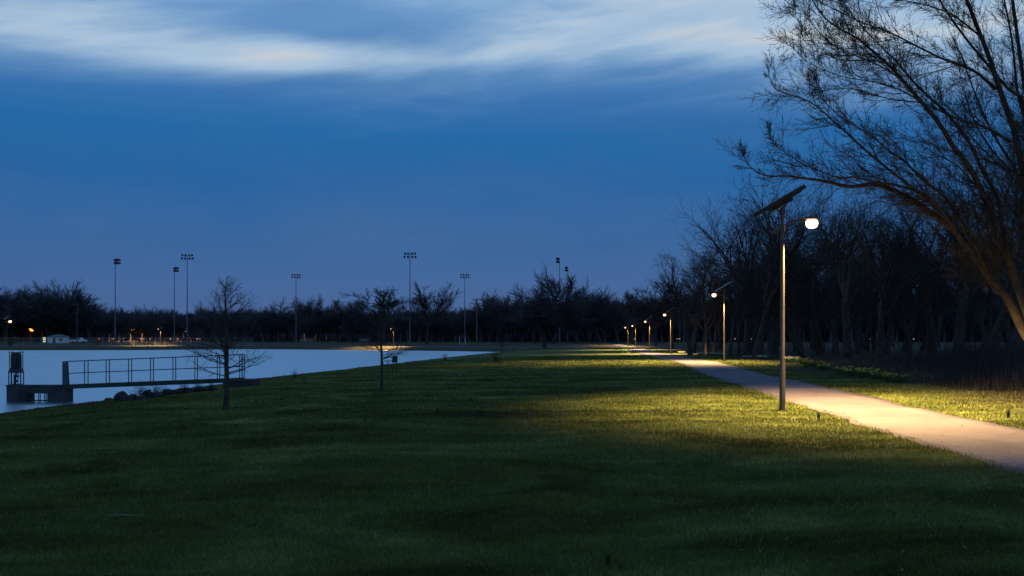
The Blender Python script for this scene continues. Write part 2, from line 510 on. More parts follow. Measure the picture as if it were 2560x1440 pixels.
gx = axis([(-3000, -600, 300), (-600, -150, 25), (-150, -40, 4), (-40, 40, .5), (40, 120, 4), (120, 600, 25), (600, 3001, 300)])
gy = axis([(-400, -20, 40), (-20, 5, 2.5), (5, 60, .5), (60, 130, 1), (130, 290, 1.5), (290, 600, 12), (600, 4001, 340)])
XX, YY = np.meshgrid(gx, gy); ZZ = ground(XX, YY)
nv, nu = XX.shape
idx = np.arange(nu * nv).reshape(nv, nu)
quads = np.stack([idx[:-1, :-1], idx[:-1, 1:], idx[1:, 1:], idx[1:, :-1]], -1).reshape(-1, 4)
lawn = link('ground', np_mesh('ground', np.stack([XX, YY, ZZ], -1).reshape(-1, 3), quads, lawn_material()))
tag(lawn, kind='structure')
la = lawn.data.attributes.new('litter', 'FLOAT', 'POINT'); la.data.foreach_set('value', litter(XX, YY).ravel().astype(np.float32))

wx_ = [-3000, 12]; wy_ = [-390, 262]
water = link('lake_water', np_mesh('lake_water', [(wx_[0], wy_[0], WATER), (wx_[1], wy_[0], WATER), (wx_[1], wy_[1], WATER), (wx_[0], wy_[1], WATER)], [(0, 1, 2, 3)], water_material(), False))
tag(water, kind='structure')



def path_left(y): return np.interp(y, PL_Y, PL_X)


PATHM = path_material()


def ribbon(name, ys, left, right, lift=.03):
    v = []; f = []
    nc = 6
    for i, y in enumerate(ys):
        a, b = left(y), right(y)
        for k in range(nc + 1):
            t = k / nc; x = a + (b - a) * t
            v.append((x, y, g(x, y) + lift + .012 * math.sin(math.pi * t)))
        v.append((a - .04, y, g(a, y) - .12)); v.append((b + .04, y, g(b, y) - .12))
    w = nc + 3
    for i in range(len(ys) - 1):
        o = i * w
        for k in range(nc):
            f.append((o + k, o + k + 1, o + w + k + 1, o + w + k))
        f.append((o + nc + 1, o, o + w, o + w + nc + 1)); f.append((o + nc, o + nc + 2, o + w + nc + 2, o + w + nc))
    return tag(link(name, np_mesh(name, v, f, PATHM)), kind='structure')


def wob_(y, ph): return .06 * math.sin(y * 1.7 + ph) + .04 * math.sin(y * 4.3 + ph * 2) + .03 * math.sin(y * 9.1 + ph)


ys = list(np.arange(-30, 60, .35)) + list(np.arange(60, 330, 1.5))
ribbon('footpath', ys, lambda y: float(path_left(y)) + wob_(y, 0), lambda y: float(path_left(y)) + 2.85 + wob_(y, 2))


# far lakeside path runs left-right
def far_path():
    v = []; f = []
    xs = list(np.arange(-330, 26, 2.))
    for i, x in enumerate(xs):
        y0 = float(np.interp(x, FAR_X, FAR_Y)) + 11
        for k, dy in enumerate((-.02, 0, 2.6, 2.62)):
            z = g(x, y0 + dy) + (.035 if k in (1, 2) else -.1); v.append((x, y0 + dy, z))
    for i in range(len(xs) - 1):
        for k in range(3):
            f.append((i * 4 + k, i * 4 + 4 + k, i * 4 + 5 + k, i * 4 + k + 1))
    tag(link('lakeside_path', np_mesh('lakeside_path', v, f, PATHM)), kind='structure')


far_path()

# far road behind the fields
v = [(-700, 436, g(-700, 436) + .3), (700, 436, g(700, 436) + .3), (700, 444, g(700, 444) + .3), (-700, 444, g(-700, 444) + .3)]
tag(link('road', np_mesh('road', v, [(0, 1, 2, 3)], mat('road_asphalt', (.05, .05, .052), .9, var=.2, scale=.3), False)), kind='structure')


# ------------------------------------------------------------------ grass blades (stuff)
def grass():
    N = 620000
    d = 6.5 * (110 / 6.5) ** (npr.random(N) ** 1.18)
    x = (npr.random(N) * 2 - 1) * .60 * d
    y = d
    pl = path_left(y)
    edge = .05 + .10 * npr.random(N) + .07 * np.sin(y * 2.3) * np.sin(y * 5.1 + 1)
    ok = ((x < pl + edge) | (x > pl + 2.85 - edge)) & (ground(x, y) > WATER + .06)
    # thinner, wilder cover in the wood
    ok &= ~((x > pl + 12) & (npr.random(N) < .6))
    x, y, d = x[ok], y[ok], d[ok]; n = len(x)
    z = ground(x, y) - .005
    clump = .5 + .5 * np.sin(x * 2.1 + np.sin(y * 1.3) * 2) * np.sin(y * 1.7 + np.sin(x * 1.1) * 2)
    h = (.028 + .034 * npr.random(n)) * (.7 + .7 * clump) * (1 + d * .004)
    h *= np.where(npr.random(n) < .012, 1.9, 1)
    w = (.0022 + .0005 * d) * (.7 + .6 * npr.random(n))
    az = npr.random(n) * 2 * np.pi; lean = h * (.25 + .9 * npr.random(n)); la = npr.random(n) * 2 * np.pi
    ax = np.cos(az) * w; ay = np.sin(az) * w
    P0 = np.stack([x - ax, y - ay, z], -1); P1 = np.stack([x + ax, y + ay, z], -1)
    P2 = np.stack([x + np.cos(la) * lean, y + np.sin(la) * lean, z + h], -1)
    V = np.stack([P0, P1, P2], 1).reshape(-1, 3); Fc = np.arange(3 * n).reshape(-1, 3)
    me = np_mesh('grass', V, Fc, blade_material(), False)
    a = me.attributes.new('rnd', 'FLOAT', 'POINT'); a.data.foreach_set('value', np.repeat(npr.random(n), 3).astype(np.float32))
    a = me.attributes.new('litter', 'FLOAT', 'POINT'); a.data.foreach_set('value', np.repeat(litter(x, y), 3).astype(np.float32))
    tag(link('grass', me), kind='stuff')


grass()


def fallen_leaves():
    n = 3200
    d = 7 * (75 / 7) ** npr.random(n); x = (npr.random(n) * 2 - 1) * .58 * d
    e = x - path_left(d); keep = ((npr.random(n) < .35) | (e > -5)) & (ground(x, d) > WATER + .1) & ((e < .1) | (e > 2.7) | (npr.random(n) < .3))
    x, d = x[keep], d[keep]; n = len(x); z = ground(x, d) + .035 + .02 * npr.random(n)
    s = (.008 + .014 * npr.random(n)) * (1 + d * .035); a = npr.random(n) * 6.283; c, t = np.cos(a), np.sin(a); k = npr.normal(0, .4, n) * s
    V = np.stack([np.stack([x - c * s, d - t * s, z + k], -1), np.stack([x + t * s * .5, d - c * s * .5, z + s * .3], -1), np.stack([x + c * s, d + t * s, z - k], -1), np.stack([x - t * s * .5, d + c * s * .5, z + s * .3], -1)], 1).reshape(-1, 3)
    tag(link('fallen_leaves', np_mesh('fallen_leaves', V, np.arange(4 * n).reshape(-1, 4), mat('dead_leaf', (.13, .085, .05), .8, var=.6, scale=3), False)), kind='stuff')


fallen_leaves()


# ================================================================== PATH LAMPS
def make_path_lamp():
    root = empty('solar_path_lamp', (0, 0, 0), 'x', 'lamp post', 'solar lamps along the path')
    m = MB(); m.lathe((0, 0, 0), [(.078, -.2), (.078, 0), (.074, .02), (.072, 1.2), (.060, 1.24), (.052, 4.0), (.046, 5.02), (.046, 5.05)], 14)
    m.build('pole', M['metal'], root, smooth=True)
    b = MB(); b.lathe((0, 0, 0), [(.15, -.05), (.15, .018), (.085, .022), (.085, .05)], 14)
    for k in range(4):
        a = R(45 + 90 * k); b.lathe((.115 * math.cos(a), .115 * math.sin(a), .018), [(.014, 0), (.014, .03)], 6)
    b.build('base_plate', M['metal'], root)
    # arm: curved bar that passes the pole
    pts = []
    for i in range(11):
        t = i / 10; x = -.26 + t * .84; z = 4.46 + .34 * math.sin(t * math.pi * .5) ** .95
        pts.append((x, 0, z))
    arm = MB()
    for a, c in zip(pts[:-1], pts[1:]):
        e = (Vector(c) - Vector(a)) * .03
        arm.bar(a, Vector(c) + e, .07, .065, up=(0, 1, 0))
    arm.lathe((0, 0, 4.50), [(.072, 0), (.072, .17)], 12)
    am = arm.build('arm', M['metal'], root)
    hd = MB(); hd.box((.70, 0, 4.835), (.40, .22, .05), None, .02); hd.box((.66, 0, 4.87), (.22, .16, .03), None, .012)
    hm = hd.build('lamp_head', M['metal'], root)
    ln = MB(); ln.lathe((.74, 0, 4.80), [(.04, -.21), (.09, -.20), (.13, -.165), (.155, -.10), (.145, -.03), (.10, .008)], 20)  # bowl swollen to a ball that stands for the lamp's glare
    ln.build('lens', M['lens'], hm, smooth=True)
    # solar panel, high side to +x, facing -x
    rot = Matrix.Rotation(-R(30), 3, 'Y')
    c = Vector((-.10, 0, 5.30))
    pn = MB(); pn.box(c, (1.24, .70, .045), rot); pnl = pn.build('solar_panel', M['panel'], root)
    fr = MB()
    for sx in (-1, 1): fr.box(c + rot @ Vector((sx * .63, 0, -.03)), (.025, .75, .11), rot)
    for sy in (-1, 1): fr.box(c + rot @ Vector((0, sy * .363, -.03)), (1.235, .025, .11), rot)
    fr.build('panel_frame', M['black'], pnl)
    bb = MB(); bb.box(c + rot @ Vector((.0, 0, -.115)), (.56, .42, .14), rot, .02)
    bb.box(c + rot @ Vector((.42, 0, -.08)), (.25, .34, .06), rot); bb.build('battery_box', M['black'], root)
    br = MB(); br.bar((0, 0, 4.98), (.10, 0, 5.26), .05, .05); br.bar((0, 0, 4.98), (-.22, 0, 5.10), .045, .045)
    br.bar((-.22, 0, 5.10), (-.42, 0, 5.08), .05, .03); br.lathe((0, 0, 4.93), [(.065, 0), (.065, .16)], 12)
    br.build('bracket', M['metal'], root)
    L = bpy.data.lights.new('lamp_beam', 'SPOT'); L.energy = 10200; L.color = WARM; L.spot_size = R(144); L.spot_blend = 1.; L.shadow_soft_size = .1
    # street-light optics: more light towards the sides than straight down
    L.use_nodes = True; ln_ = L.node_tree; em = next(n for n in ln_.nodes if n.type == 'EMISSION')
    ge = node(ln_, 'ShaderNodeNewGeometry'); sp_ = node(ln_, 'ShaderNodeSeparateXYZ'); ln_.links.new(ge.outputs['Incoming'], sp_.inputs[0])
    cz = mth(ln_, 'MAXIMUM', mth(ln_, 'ABSOLUTE', sp_.outputs[2]), .42)
    ln_.links.new(mth(ln_, 'POWER', cz, -2.7), em.inputs['Strength'])
    lo = bpy.data.objects.new('lamp_beam', L); COL.objects.link(lo); lo.parent = root; lo.location = (.74, 0, 4.52); lo.rotation_euler = (0, -R(9), 0)
    return root


def flip_arm(root):
    for ch in root.children:
        n = ch.name.split('.')[0]
        if n in ('arm', 'lamp_head'):
            ch.rotation_euler = (0, 0, math.pi)
        if n == 'lamp_beam':
            ch.location.x = -ch.location.x; ch.rotation_euler.y = R(9)


lamp0 = make_path_lamp()
lamps = [
    (1956, 25.02, 1.0, False, 'nearest solar lamp on the lawn, tall pole with dark panel against the sky', 0),
    (1811, 70.4, 1.0, True, 'solar lamp right of the path, second nearest, beside the white flowers', .04),
    (1677, 120, 1.0, True, 'solar lamp third along the path, glowing before the dark wood', -.03),
    (1624, 168, 1.0, True, 'solar lamp fourth along the path, shorter looking, pale pole on the right', .03),
    (1589, 226, 1.0, True, 'solar lamp fifth along the path, just right of the farthest one', 0),
    (1570, 266, 1.0, True, 'farthest solar lamp on the path, above the small green rack', 0),
    (17, 236, 1.27, False, 'lit lamp across the lake at the far left edge, bright pole', 1.2),
    (402, 246, .88, True, 'small white lamp across the lake behind the chain link fence', 0),
    (984, 232, .88, True, 'small white lamp across the lake above the lit stretch of path', 0),
]
for i, (px, d, s, fl, lab, rz) in enumerate(lamps):
    o = lamp0 if i == 0 else copy_tree(lamp0)
    o.location = at(px, d); o.scale = (s, s, s); o['label'] = lab; o.rotation_euler = (0, 0, rz)
    if fl: flip_arm(o)
    if i >= 6:
        o['group'] = 'lamps on the far lakeside path'
        for c in o.children:
            for l in c.children:
                k_ = 1.7 if i == 6 else .5  # lens size stands for how strongly each lamp glares
                l.scale = (k_, k_, k_); l.location = (.74 * (1 - k_), 0, 4.8 * (1 - k_))
            if c.type == 'LIGHT':
                c.data = c.data.copy(); c.data.energy *= (.75 if i == 8 else 1.2)

# ================================================================== SPORTS FIELD LIGHT POLES
def make_field_light(kind):
    root = empty('floodlight_mast', (0, 0, 0), 'x', 'light mast', 'unlit floodlight masts of the sports fields')
    H = 25.
    p = MB(); p.lathe((0, 0, 0), [(.22, -.5), (.2, 0), (.18, 3), (.13, 14), (.09, H)], 10); p.build('mast', M['galv'], root, smooth=True)
    rows = [(H - .1, 0), (H - 1.0, 0)]
    if kind == 'front':
        for z, _ in rows:
            w = 1.42 if z > H - .5 else 1.58
            c = MB(); c.box((0, 0, z - .28), (w * 2, .08, .08)); c.build('crossarm', M['galv'], root)
            for x in (-w, -w * .38, w * .42, w):
                f = MB(); a = R(35 if x < 0 else -35)
                rot = Matrix.Rotation(a, 3, 'Z') @ Matrix.Rotation(R(65), 3, 'X')
                v = [rot @ Vector(q) for q in []]
                f.lathe((0, 0, 0), [(.10, -.38), (.2, -.2), (.27, 0), (.31, .18)], 10)
                f.v = [tuple(rot @ Vector(q) + Vector((x * .97, 0, z + .05))) for q in f.v]
                f.build('floodlight', M['black'], root, smooth=True)
    else:
        for z, _ in rows:
            c = MB(); c.box((.0, 0, z - .28), (.09, 3.0, .09)); c.build('crossarm', M['galv'], root)
            for y in (-1.4, -.5, .5, 1.4):
                f = MB(); rot = Matrix.Rotation(R(75), 3, 'Y')
                f.lathe((0, 0, 0), [(.10, -.4), (.2, -.2), (.26, .05), (.31, .6)], 10)
                f.v = [tuple(rot @ Vector(q) + Vector((.42, y, z))) for q in f.v]
                f.build('floodlight', M['black'], root, smooth=True)
    return root


fp = {'front': make_field_light('front'), 'side': make_field_light('side')}
masts = [(288, 646, 300, 'side', 1, 'unlit floodlight mast over the left fields, two lamps sideways, leftmost'),
         (436, 667, 350, 'side', 1, 'shorter side-on floodlight mast just left of the tall eight-lamp one'),
         (468, 634, 300, 'front', 1, 'tall floodlight mast with eight lamps, left of the cypress sapling'),
         (740, 684, 370, 'front', 1, 'short eight-lamp floodlight mast right of the cypress sapling'),
         (1025, 630, 300, 'front', 1, 'tallest eight-lamp floodlight mast near the middle of the far shore'),
         (1162, 684, 370, 'front', 1, 'small eight-lamp floodlight mast just left of the wooden utility pole'),
         (1399, 643, 372, 'side', -1, 'side-on floodlight mast rising behind the tall bare tree, left of its pair'),
         (1420, 666, 400, 'side', -1, 'rightmost side-on floodlight mast, right of the tall bare tree')]
used = set()
for px, yt, d, k, sg, lab in masts:
    o = fp[k] if k not in used else copy_tree(fp[k]); used.add(k)
    p = at(px, d); o.location = p
    H = HC + (HOR - yt) * d / F - p.z; s = H / 25.4
    wsc = s
    o.scale = (sg * wsc if k == 'side' else wsc, wsc, s) if sg > 0 else (wsc, wsc, s)
    o.rotation_euler = (0, 0, math.pi if sg < 0 else 0); o['label'] = lab


# ================================================================== FAR LAMPS, POLES AND BUILDINGS
def make_street_lamp():
    root = empty('street_lamp', (0, 0, 0), 'x', 'street lamp', 'orange street lamps beyond the lake')
    p = MB(); p.lathe((0, 0, 0), [(.11, -.3), (.1, 0), (.06, 6.0)], 8); p.tube([(0, 0, 6), (.35, 0, 6.25), (.9, 0, 6.3)], .05, 6)
    p.build('pole', M['metal'], root, smooth=True)
    h = MB(); h.box((1.15, 0, 6.34), (.7, .35, .14), None, .05); hh = h.build('lamp_head', M['metal'], root)
    l = MB(); l.lathe((1.15, 0, 6.24), [(.08, -.36), (.27, -.26), (.36, -.06), (.34, .02)], 12); l.build('lens', M['sodium'], hh, smooth=True)
    L = bpy.data.lights.new('street_lamp_light', 'SPOT'); L.energy = 9000; L.color = (1, .50, .22); L.spot_size = R(165); L.spot_blend = .5; L.shadow_soft_size = .3
    lo = bpy.data.objects.new('street_lamp_light', L); COL.objects.link(lo); lo.parent = root; lo.location = (1.15, 0, 5.2)
    return root


sl0 = make_street_lamp()
sls = [(80, 821, 420, 1.25, 'brightest orange street lamp beyond the lake, near the left edge'),
       (68, 803, 520, .6, 'faint orange lamp high beyond the lake, left of the brightest orange one'),
       (296, 819, 420, .75, 'orange street lamp beyond the leftmost floodlight mast, left of a pair', ),
       (331, 824, 420, .75, 'orange street lamp beyond the lake, right of a pair'),
       (464, 826, 420, .8, 'orange street lamp at the foot of the tall eight-lamp mast'),
       (784, 795, 420, .95, 'lone orange street lamp before the wood right of the cypress sapling')]
for i, (px, yh, d, ls, lab) in enumerate(sls):
    o = sl0 if i == 0 else copy_tree(sl0); fl = -1 if i in (2,) else 1
    p = at(px, d)
    Hh = HC + (HOR - yh) * d / F - p.z; s = Hh / 6.2
    o.location = p - Vector((1.15 * fl * min(s, 1.2), 0, 0)); o.scale = (min(s, 1.2), ls, s); o['label'] = lab
    if fl < 0: o.rotation_euler = (0, 0, math.pi)
    for c in o.children:
        for l in c.children:
            l.scale = (ls * 2.6, ls * 2.6, ls * 2.6)  # lens enlarged past its real size to imitate glare
            l.location = (1.15 * (1 - ls * 2.6), 0, 6.3 * (1 - ls * 2.6))


def add_shed():
    p = at(146, 340); r = empty('equipment_shed', p, 'small white shed with teal hipped roof beyond the chain link fence', 'shed', None, 0, .84)
    w = MB(); w.box((0, 0, 1.2), (6.6, 5, 2.5)); w.build('wall', M['wall'], r)
    d = MB(); d.box((-.55, -2.53, 1.05), (1.0, .06, 2.0)); d.build('door', M['door'], r)
    d = MB(); d.box((2.2, -2.53, 1.4), (1.3, .06, .9)); d.build('window', M['door'], r)
    rf = MB(); z = 2.453; a = 3.6; b = 2.8
    rf.add([(-a, -b, z), (a, -b, z), (a, b, z), (-a, b, z), (-a, -b, z + .12), (a, -b, z + .12), (a, b, z + .12), (-a, b, z + .12), (-1.0, 0, z + 1.05), (1.0, 0, z + 1.05)],
           [(3, 2, 1, 0), (0, 1, 5, 4), (1, 2, 6, 5), (2, 3, 7, 6), (3, 0, 4, 7), (4, 5, 9, 8), (5, 6, 9), (6, 7, 8, 9), (7, 4, 8)])
    rf.build('roof', M['roof'], r)


add_shed()


def make_car(paint, pickup=False):
    root = empty('parked_pickup' if pickup else 'car', (0, 0, 0), 'x', 'pickup truck' if pickup else 'car')
    prof = [(-2.3, .35), (-2.35, .75), (-2.1, .92), (-1.3, 1.0), (-.75, 1.48), (.75, 1.5), (1.5, 1.02), (2.2, .95), (2.3, .7), (2.25, .35)]
    if pickup:
        prof = [(-2.7, .5), (-2.75, 1.0), (-2.6, 1.15), (-.5, 1.15), (-.35, 1.8), (.85, 1.8), (1.45, 1.2), (2.6, 1.1), (2.7, .8), (2.65, .5)]
    b = MB(); n = len(prof); W = .9
    v = [(x, -W * (.85 if z > 1.3 else 1), z) for x, z in prof] + [(x, W * (.85 if z > 1.3 else 1), z) for x, z in prof]
    b.add(v, [tuple(range(n)), tuple(reversed(range(n, 2 * n)))] + [(i, i + n, (i + 1) % n + n, (i + 1) % n) for i in range(n)])
    b.build('body', M[paint], root)
    gl = MB(); zc = 1.48 if pickup else 1.24; x0 = .25 if pickup else 0
    for s in (-1, 1): gl.box((x0, s * .89, zc), (1.0 if pickup else 1.7, .03, .34))
    gl.build('window', M['glass'], root)
    for x in ((-1.75, 1.75) if pickup else (-1.4, 1.4)):
        for s in (-1, 1):
            wv = MB(); wv.lathe((0, 0, 0), [(.34, -.12), (.34, .12)], 14); rot = Matrix.Rotation(R(90), 3, 'X')
            wv.v = [tuple(rot @ Vector(q) + Vector((x, s * .86, .34))) for q in wv.v]; wv.build('wheel', M['tyre'], root)
    xe = 2.72 if pickup else 2.32
    for s in (-1, 1):
        h = MB(); h.box((xe, s * .62, .72 if not pickup else .9), (.08, .42, .2)); h.build('headlight', M['headl'] if not pickup else M['glass'], root)
        t = MB(); t.box((-xe - .02, s * .62, .78 if not pickup else .95), (.08, .42, .2)); t.build('tail_light', M['tail'] if not pickup else M['glass'], root)
    return root


pk = make_car('white', True); pk.location = at(197, 336); pk.rotation_euler = (0, 0, R(8))
tag(pk, 'white pickup truck parked right of the small shed behind the fence', 'pickup truck')
car0 = make_car('cardark')
cars = [(258, 440, -125), (292, 440, -120), (318, 440, -125), (352, 440, -55), (385, 440, -125), (420, 440, -60), (455, 440, -125), (492, 440, -55),
        (1575, 430, -55), (1700, 440, -120), (1748, 440, -50), (1838, 440, -120), (1866, 440, -55), (1968, 440, -120), (2165, 440, -50), (2226, 440, -125), (2270, 440, -50), (2395, 440, -60)]
near_of = ['left of the leftmost floodlight mast', 'at the foot of the leftmost floodlight mast', 'between the pair of orange street lamps',
           'right of the pair of orange street lamps', 'halfway between the leftmost mast and its shorter neighbour', 'left of the shorter side-on mast', 'between the two close masts',
           'right of the tall eight-lamp mast', 'left of the farthest path lamp pole', 'right of the third path lamp', 'left of the second path lamp pole',
           'seen through trunks just right of the second path lamp', 'seen through trunks halfway between the two nearest lamps', 'glimpsed right behind the nearest lamp pole',
           'glimpsed behind the wood in the middle of the right side', 'glimpsed behind the wood above the brush', 'glimpsed through the wood, second from the right', 'glimpsed through the wood at far right']
for i, ((px, d, a), nn) in enumerate(zip(cars, near_of)):
    o = car0 if i == 0 else copy_tree(car0)
    p = at(px, d); p.z += .3; o.location = p; o.rotation_euler = (0, 0, R(a))
    tag(o, 'dark far car, ' + nn, 'car', 'cars on the far road')


# chain link fence
def add_fence():
    y0 = 254; x0 = (-30 - 1280) / F * y0; x1 = (640 - 1280) / F * y0
    r = empty('chain_link_fence', (x0, y0, g(x0, y0)), 'long chain link fence across the lake behind the lit path', 'fence')
    n = int((x1 - x0) / 2.25); H = 2.05
    rails = MB(); fab = MB()
    for i in range(n + 1):
        x = x0 + i * 2.25; z = g(x, y0)
        p = MB(); p.lathe((x - x0, 0, z - r.location.z), [(.04, -.2), (.04, H), (.012, H + .06)], 6); p.build('fence_post', M['litfence'], r)
    for h in (.05, H - .03):
        rails.tube([(x - x0, 0, g(x, y0) - r.location.z + h) for x in np.arange(x0, x0 + n * 2.25 + .1, 2.25)], .028, 5)
    rails.build('rail', M['litfence'], r)
    P = []
    zr = r.location.z
    for x in np.arange(x0 - H, x0 + n * 2.25, .32):
        a = max(x, x0); b = min(x + H, x0 + n * 2.25)
        zz = g(a, y0) - zr
        P.append(([(a - x0, -.03, zz + (a - x)), (b - x0, -.03, zz + (b - x))], [.011, .011], 3))
        P.append(([(a - x0, -.035, zz + H - (a - x)), (b - x0, -.035, zz + H - (b - x))], [.011, .011], 3))
    v, q = tubes(P); link('wire_mesh', np_mesh('wire_mesh', v, q, M['litfence']), r)


add_fence()


def simple(name, mb, m, loc, lab, cat, group=None, rz=0):
    o = mb.build(name, m, None, loc, smooth=False); o.rotation_euler = (0, 0, rz); return tag(o, lab, cat, group)


# small lit sign by the shed
p = at(111, 334); r = empty('lit_sign', p, 'narrow pale lit sign on posts left of the white shed', 'sign')
b = MB(); b.box((-.5, 0, .9), (.08, .08, 1.9)); b.box((.5, 0, .9), (.08, .08, 1.9)); b.build('post', M['metal'], r)
for z in (.55, 1.2, 1.75):
    b = MB(); b.box((0, -.05, z), (.9, .06, .42)); b.build('sign_face', M['signlit'], r)

# bleachers
for px, dd, w, lab in ((766, 372, 4.8, 'pale metal bleacher below the lone orange street lamp'), (912, 380, 4.2, 'dim low bleacher left of the slender sapling trunk')):
    p = at(px, dd); r = empty('bleacher', p, lab, 'bleacher', 'bleachers by the playing fields')
    for k in range(3):
        b = MB(); b.box((0, k * .6, .45 + k * .35), (w, .3, .06)); b.build('seat_plank', M['white'], r)
    b = MB()
    for x in np.linspace(-w / 2, w / 2, 4):
        b.bar((x, 0, 0), (x, 1.2, 1.15), .06); b.bar((x, 1.2, 0), (x, 1.2, 1.9), .06); b.bar((x, 0, 0), (x, 0, .45), .06)
    b.bar((-w / 2, 1.2, 1.9), (w / 2, 1.2, 1.9), .06); b.build('frame', M['galv'], r)

# goal frame
p = at(1156, 300); r = empty('goal_frame', p, 'white goal frame standing left of the wooden utility pole', 'goal')
b = MB(); b.tube([(-.85, 0, 0), (-.85, 0, 2.1), (.85, 0, 2.1), (.85, 0, 0)], .06, 6); b.build('crossbar', M['white'], r)
b = MB(); b.tube([(-.85, 0, 2.1), (-.85, .7, 2.0), (-.85, 1.6, 0), (.85, 1.6, 0), (.85, .7, 2.0), (.85, 0, 2.1)], .035, 5); b.build('net_support', M['white'], r)

# utility pole
p = at(1192, 262); r = empty('utility_pole', p, 'wooden utility pole with crossarm and insulators beyond the right end of the lake', 'utility pole')
Hh = HC + (HOR - 745) * 262 / F - p.z
b = MB(); b.lathe((0, 0, 0), [(.26, -.5), (.24, 0), (.15, Hh)], 10); b.build('pole', M['wood'], r, smooth=True)
b = MB(); b.box((0, -.2, Hh - .5), (2.6, .12, .14)); b.box((0, -.2, Hh - 1.5), (1.8, .12, .14)); b.build('crossarm', M['wood'], r)
for x in (-1.2, -.6, .6, 1.2):
    b = MB(); b.lathe((x, -.2, Hh - .43), [(.05, 0), (.09, .08), (.05, .2)], 8); b.build('insulator', M['black'], r)
# slim dark pole behind the fence
p = at(193, 300); r = empty('utility_pole', p, 'slim dark pole behind the fence between shed and pickup truck', 'utility pole')
Hh = HC + (HOR - 758) * 300 / F - p.z
b = MB(); b.lathe((0, 0, 0), [(.2, -.5), (.18, 0), (.1, Hh)], 8); b.build('pole', M['wood'], r, smooth=True)
b = MB(); b.box((0, -.15, Hh - .5), (1.6, .1, .12)); b.build('crossarm', M['wood'], r)

# signal mast with red and amber lamps behind the wood
p = at(1699, 380); r = empty('signal_mast', p, 'distant mast with one red and two amber lamps behind the wood edge', 'mast')
b = MB()
for x, y in ((-.35, -.35), (.35, -.35), (0, .4)): b.tube([(x, y, 0), (x * .6, y * .6, 15.6)], .05, 5)
for k in range(12):
    z = 1.2 * k + .5; b.bar((-.35, -.35, z), (.33, -.33, z + 1.1), .04)
b.build('lattice', M['galv'], r)
for x, z, mm, nm in ((-.3, 15.5, 'red', 'red_lamp'), (.5, 14.0, 'amber', 'amber_lamp'), (.5, 13.2, 'amber', 'amber_lamp')):
    b = MB(); b.lathe((x, -.4, z), [(.1, -.22), (.24, -.1), (.24, .1), (.1, .22)], 10); b.build(nm, M[mm], r, smooth=True)

# ================================================================== INTAKE STRUCTURE, FOOTBRIDGE
DS = 50.7; U = DS / F


def PX(px, py, d=DS): return Vector(((px - 1280) / F * d, d, HC - (py - HOR) * d / F))


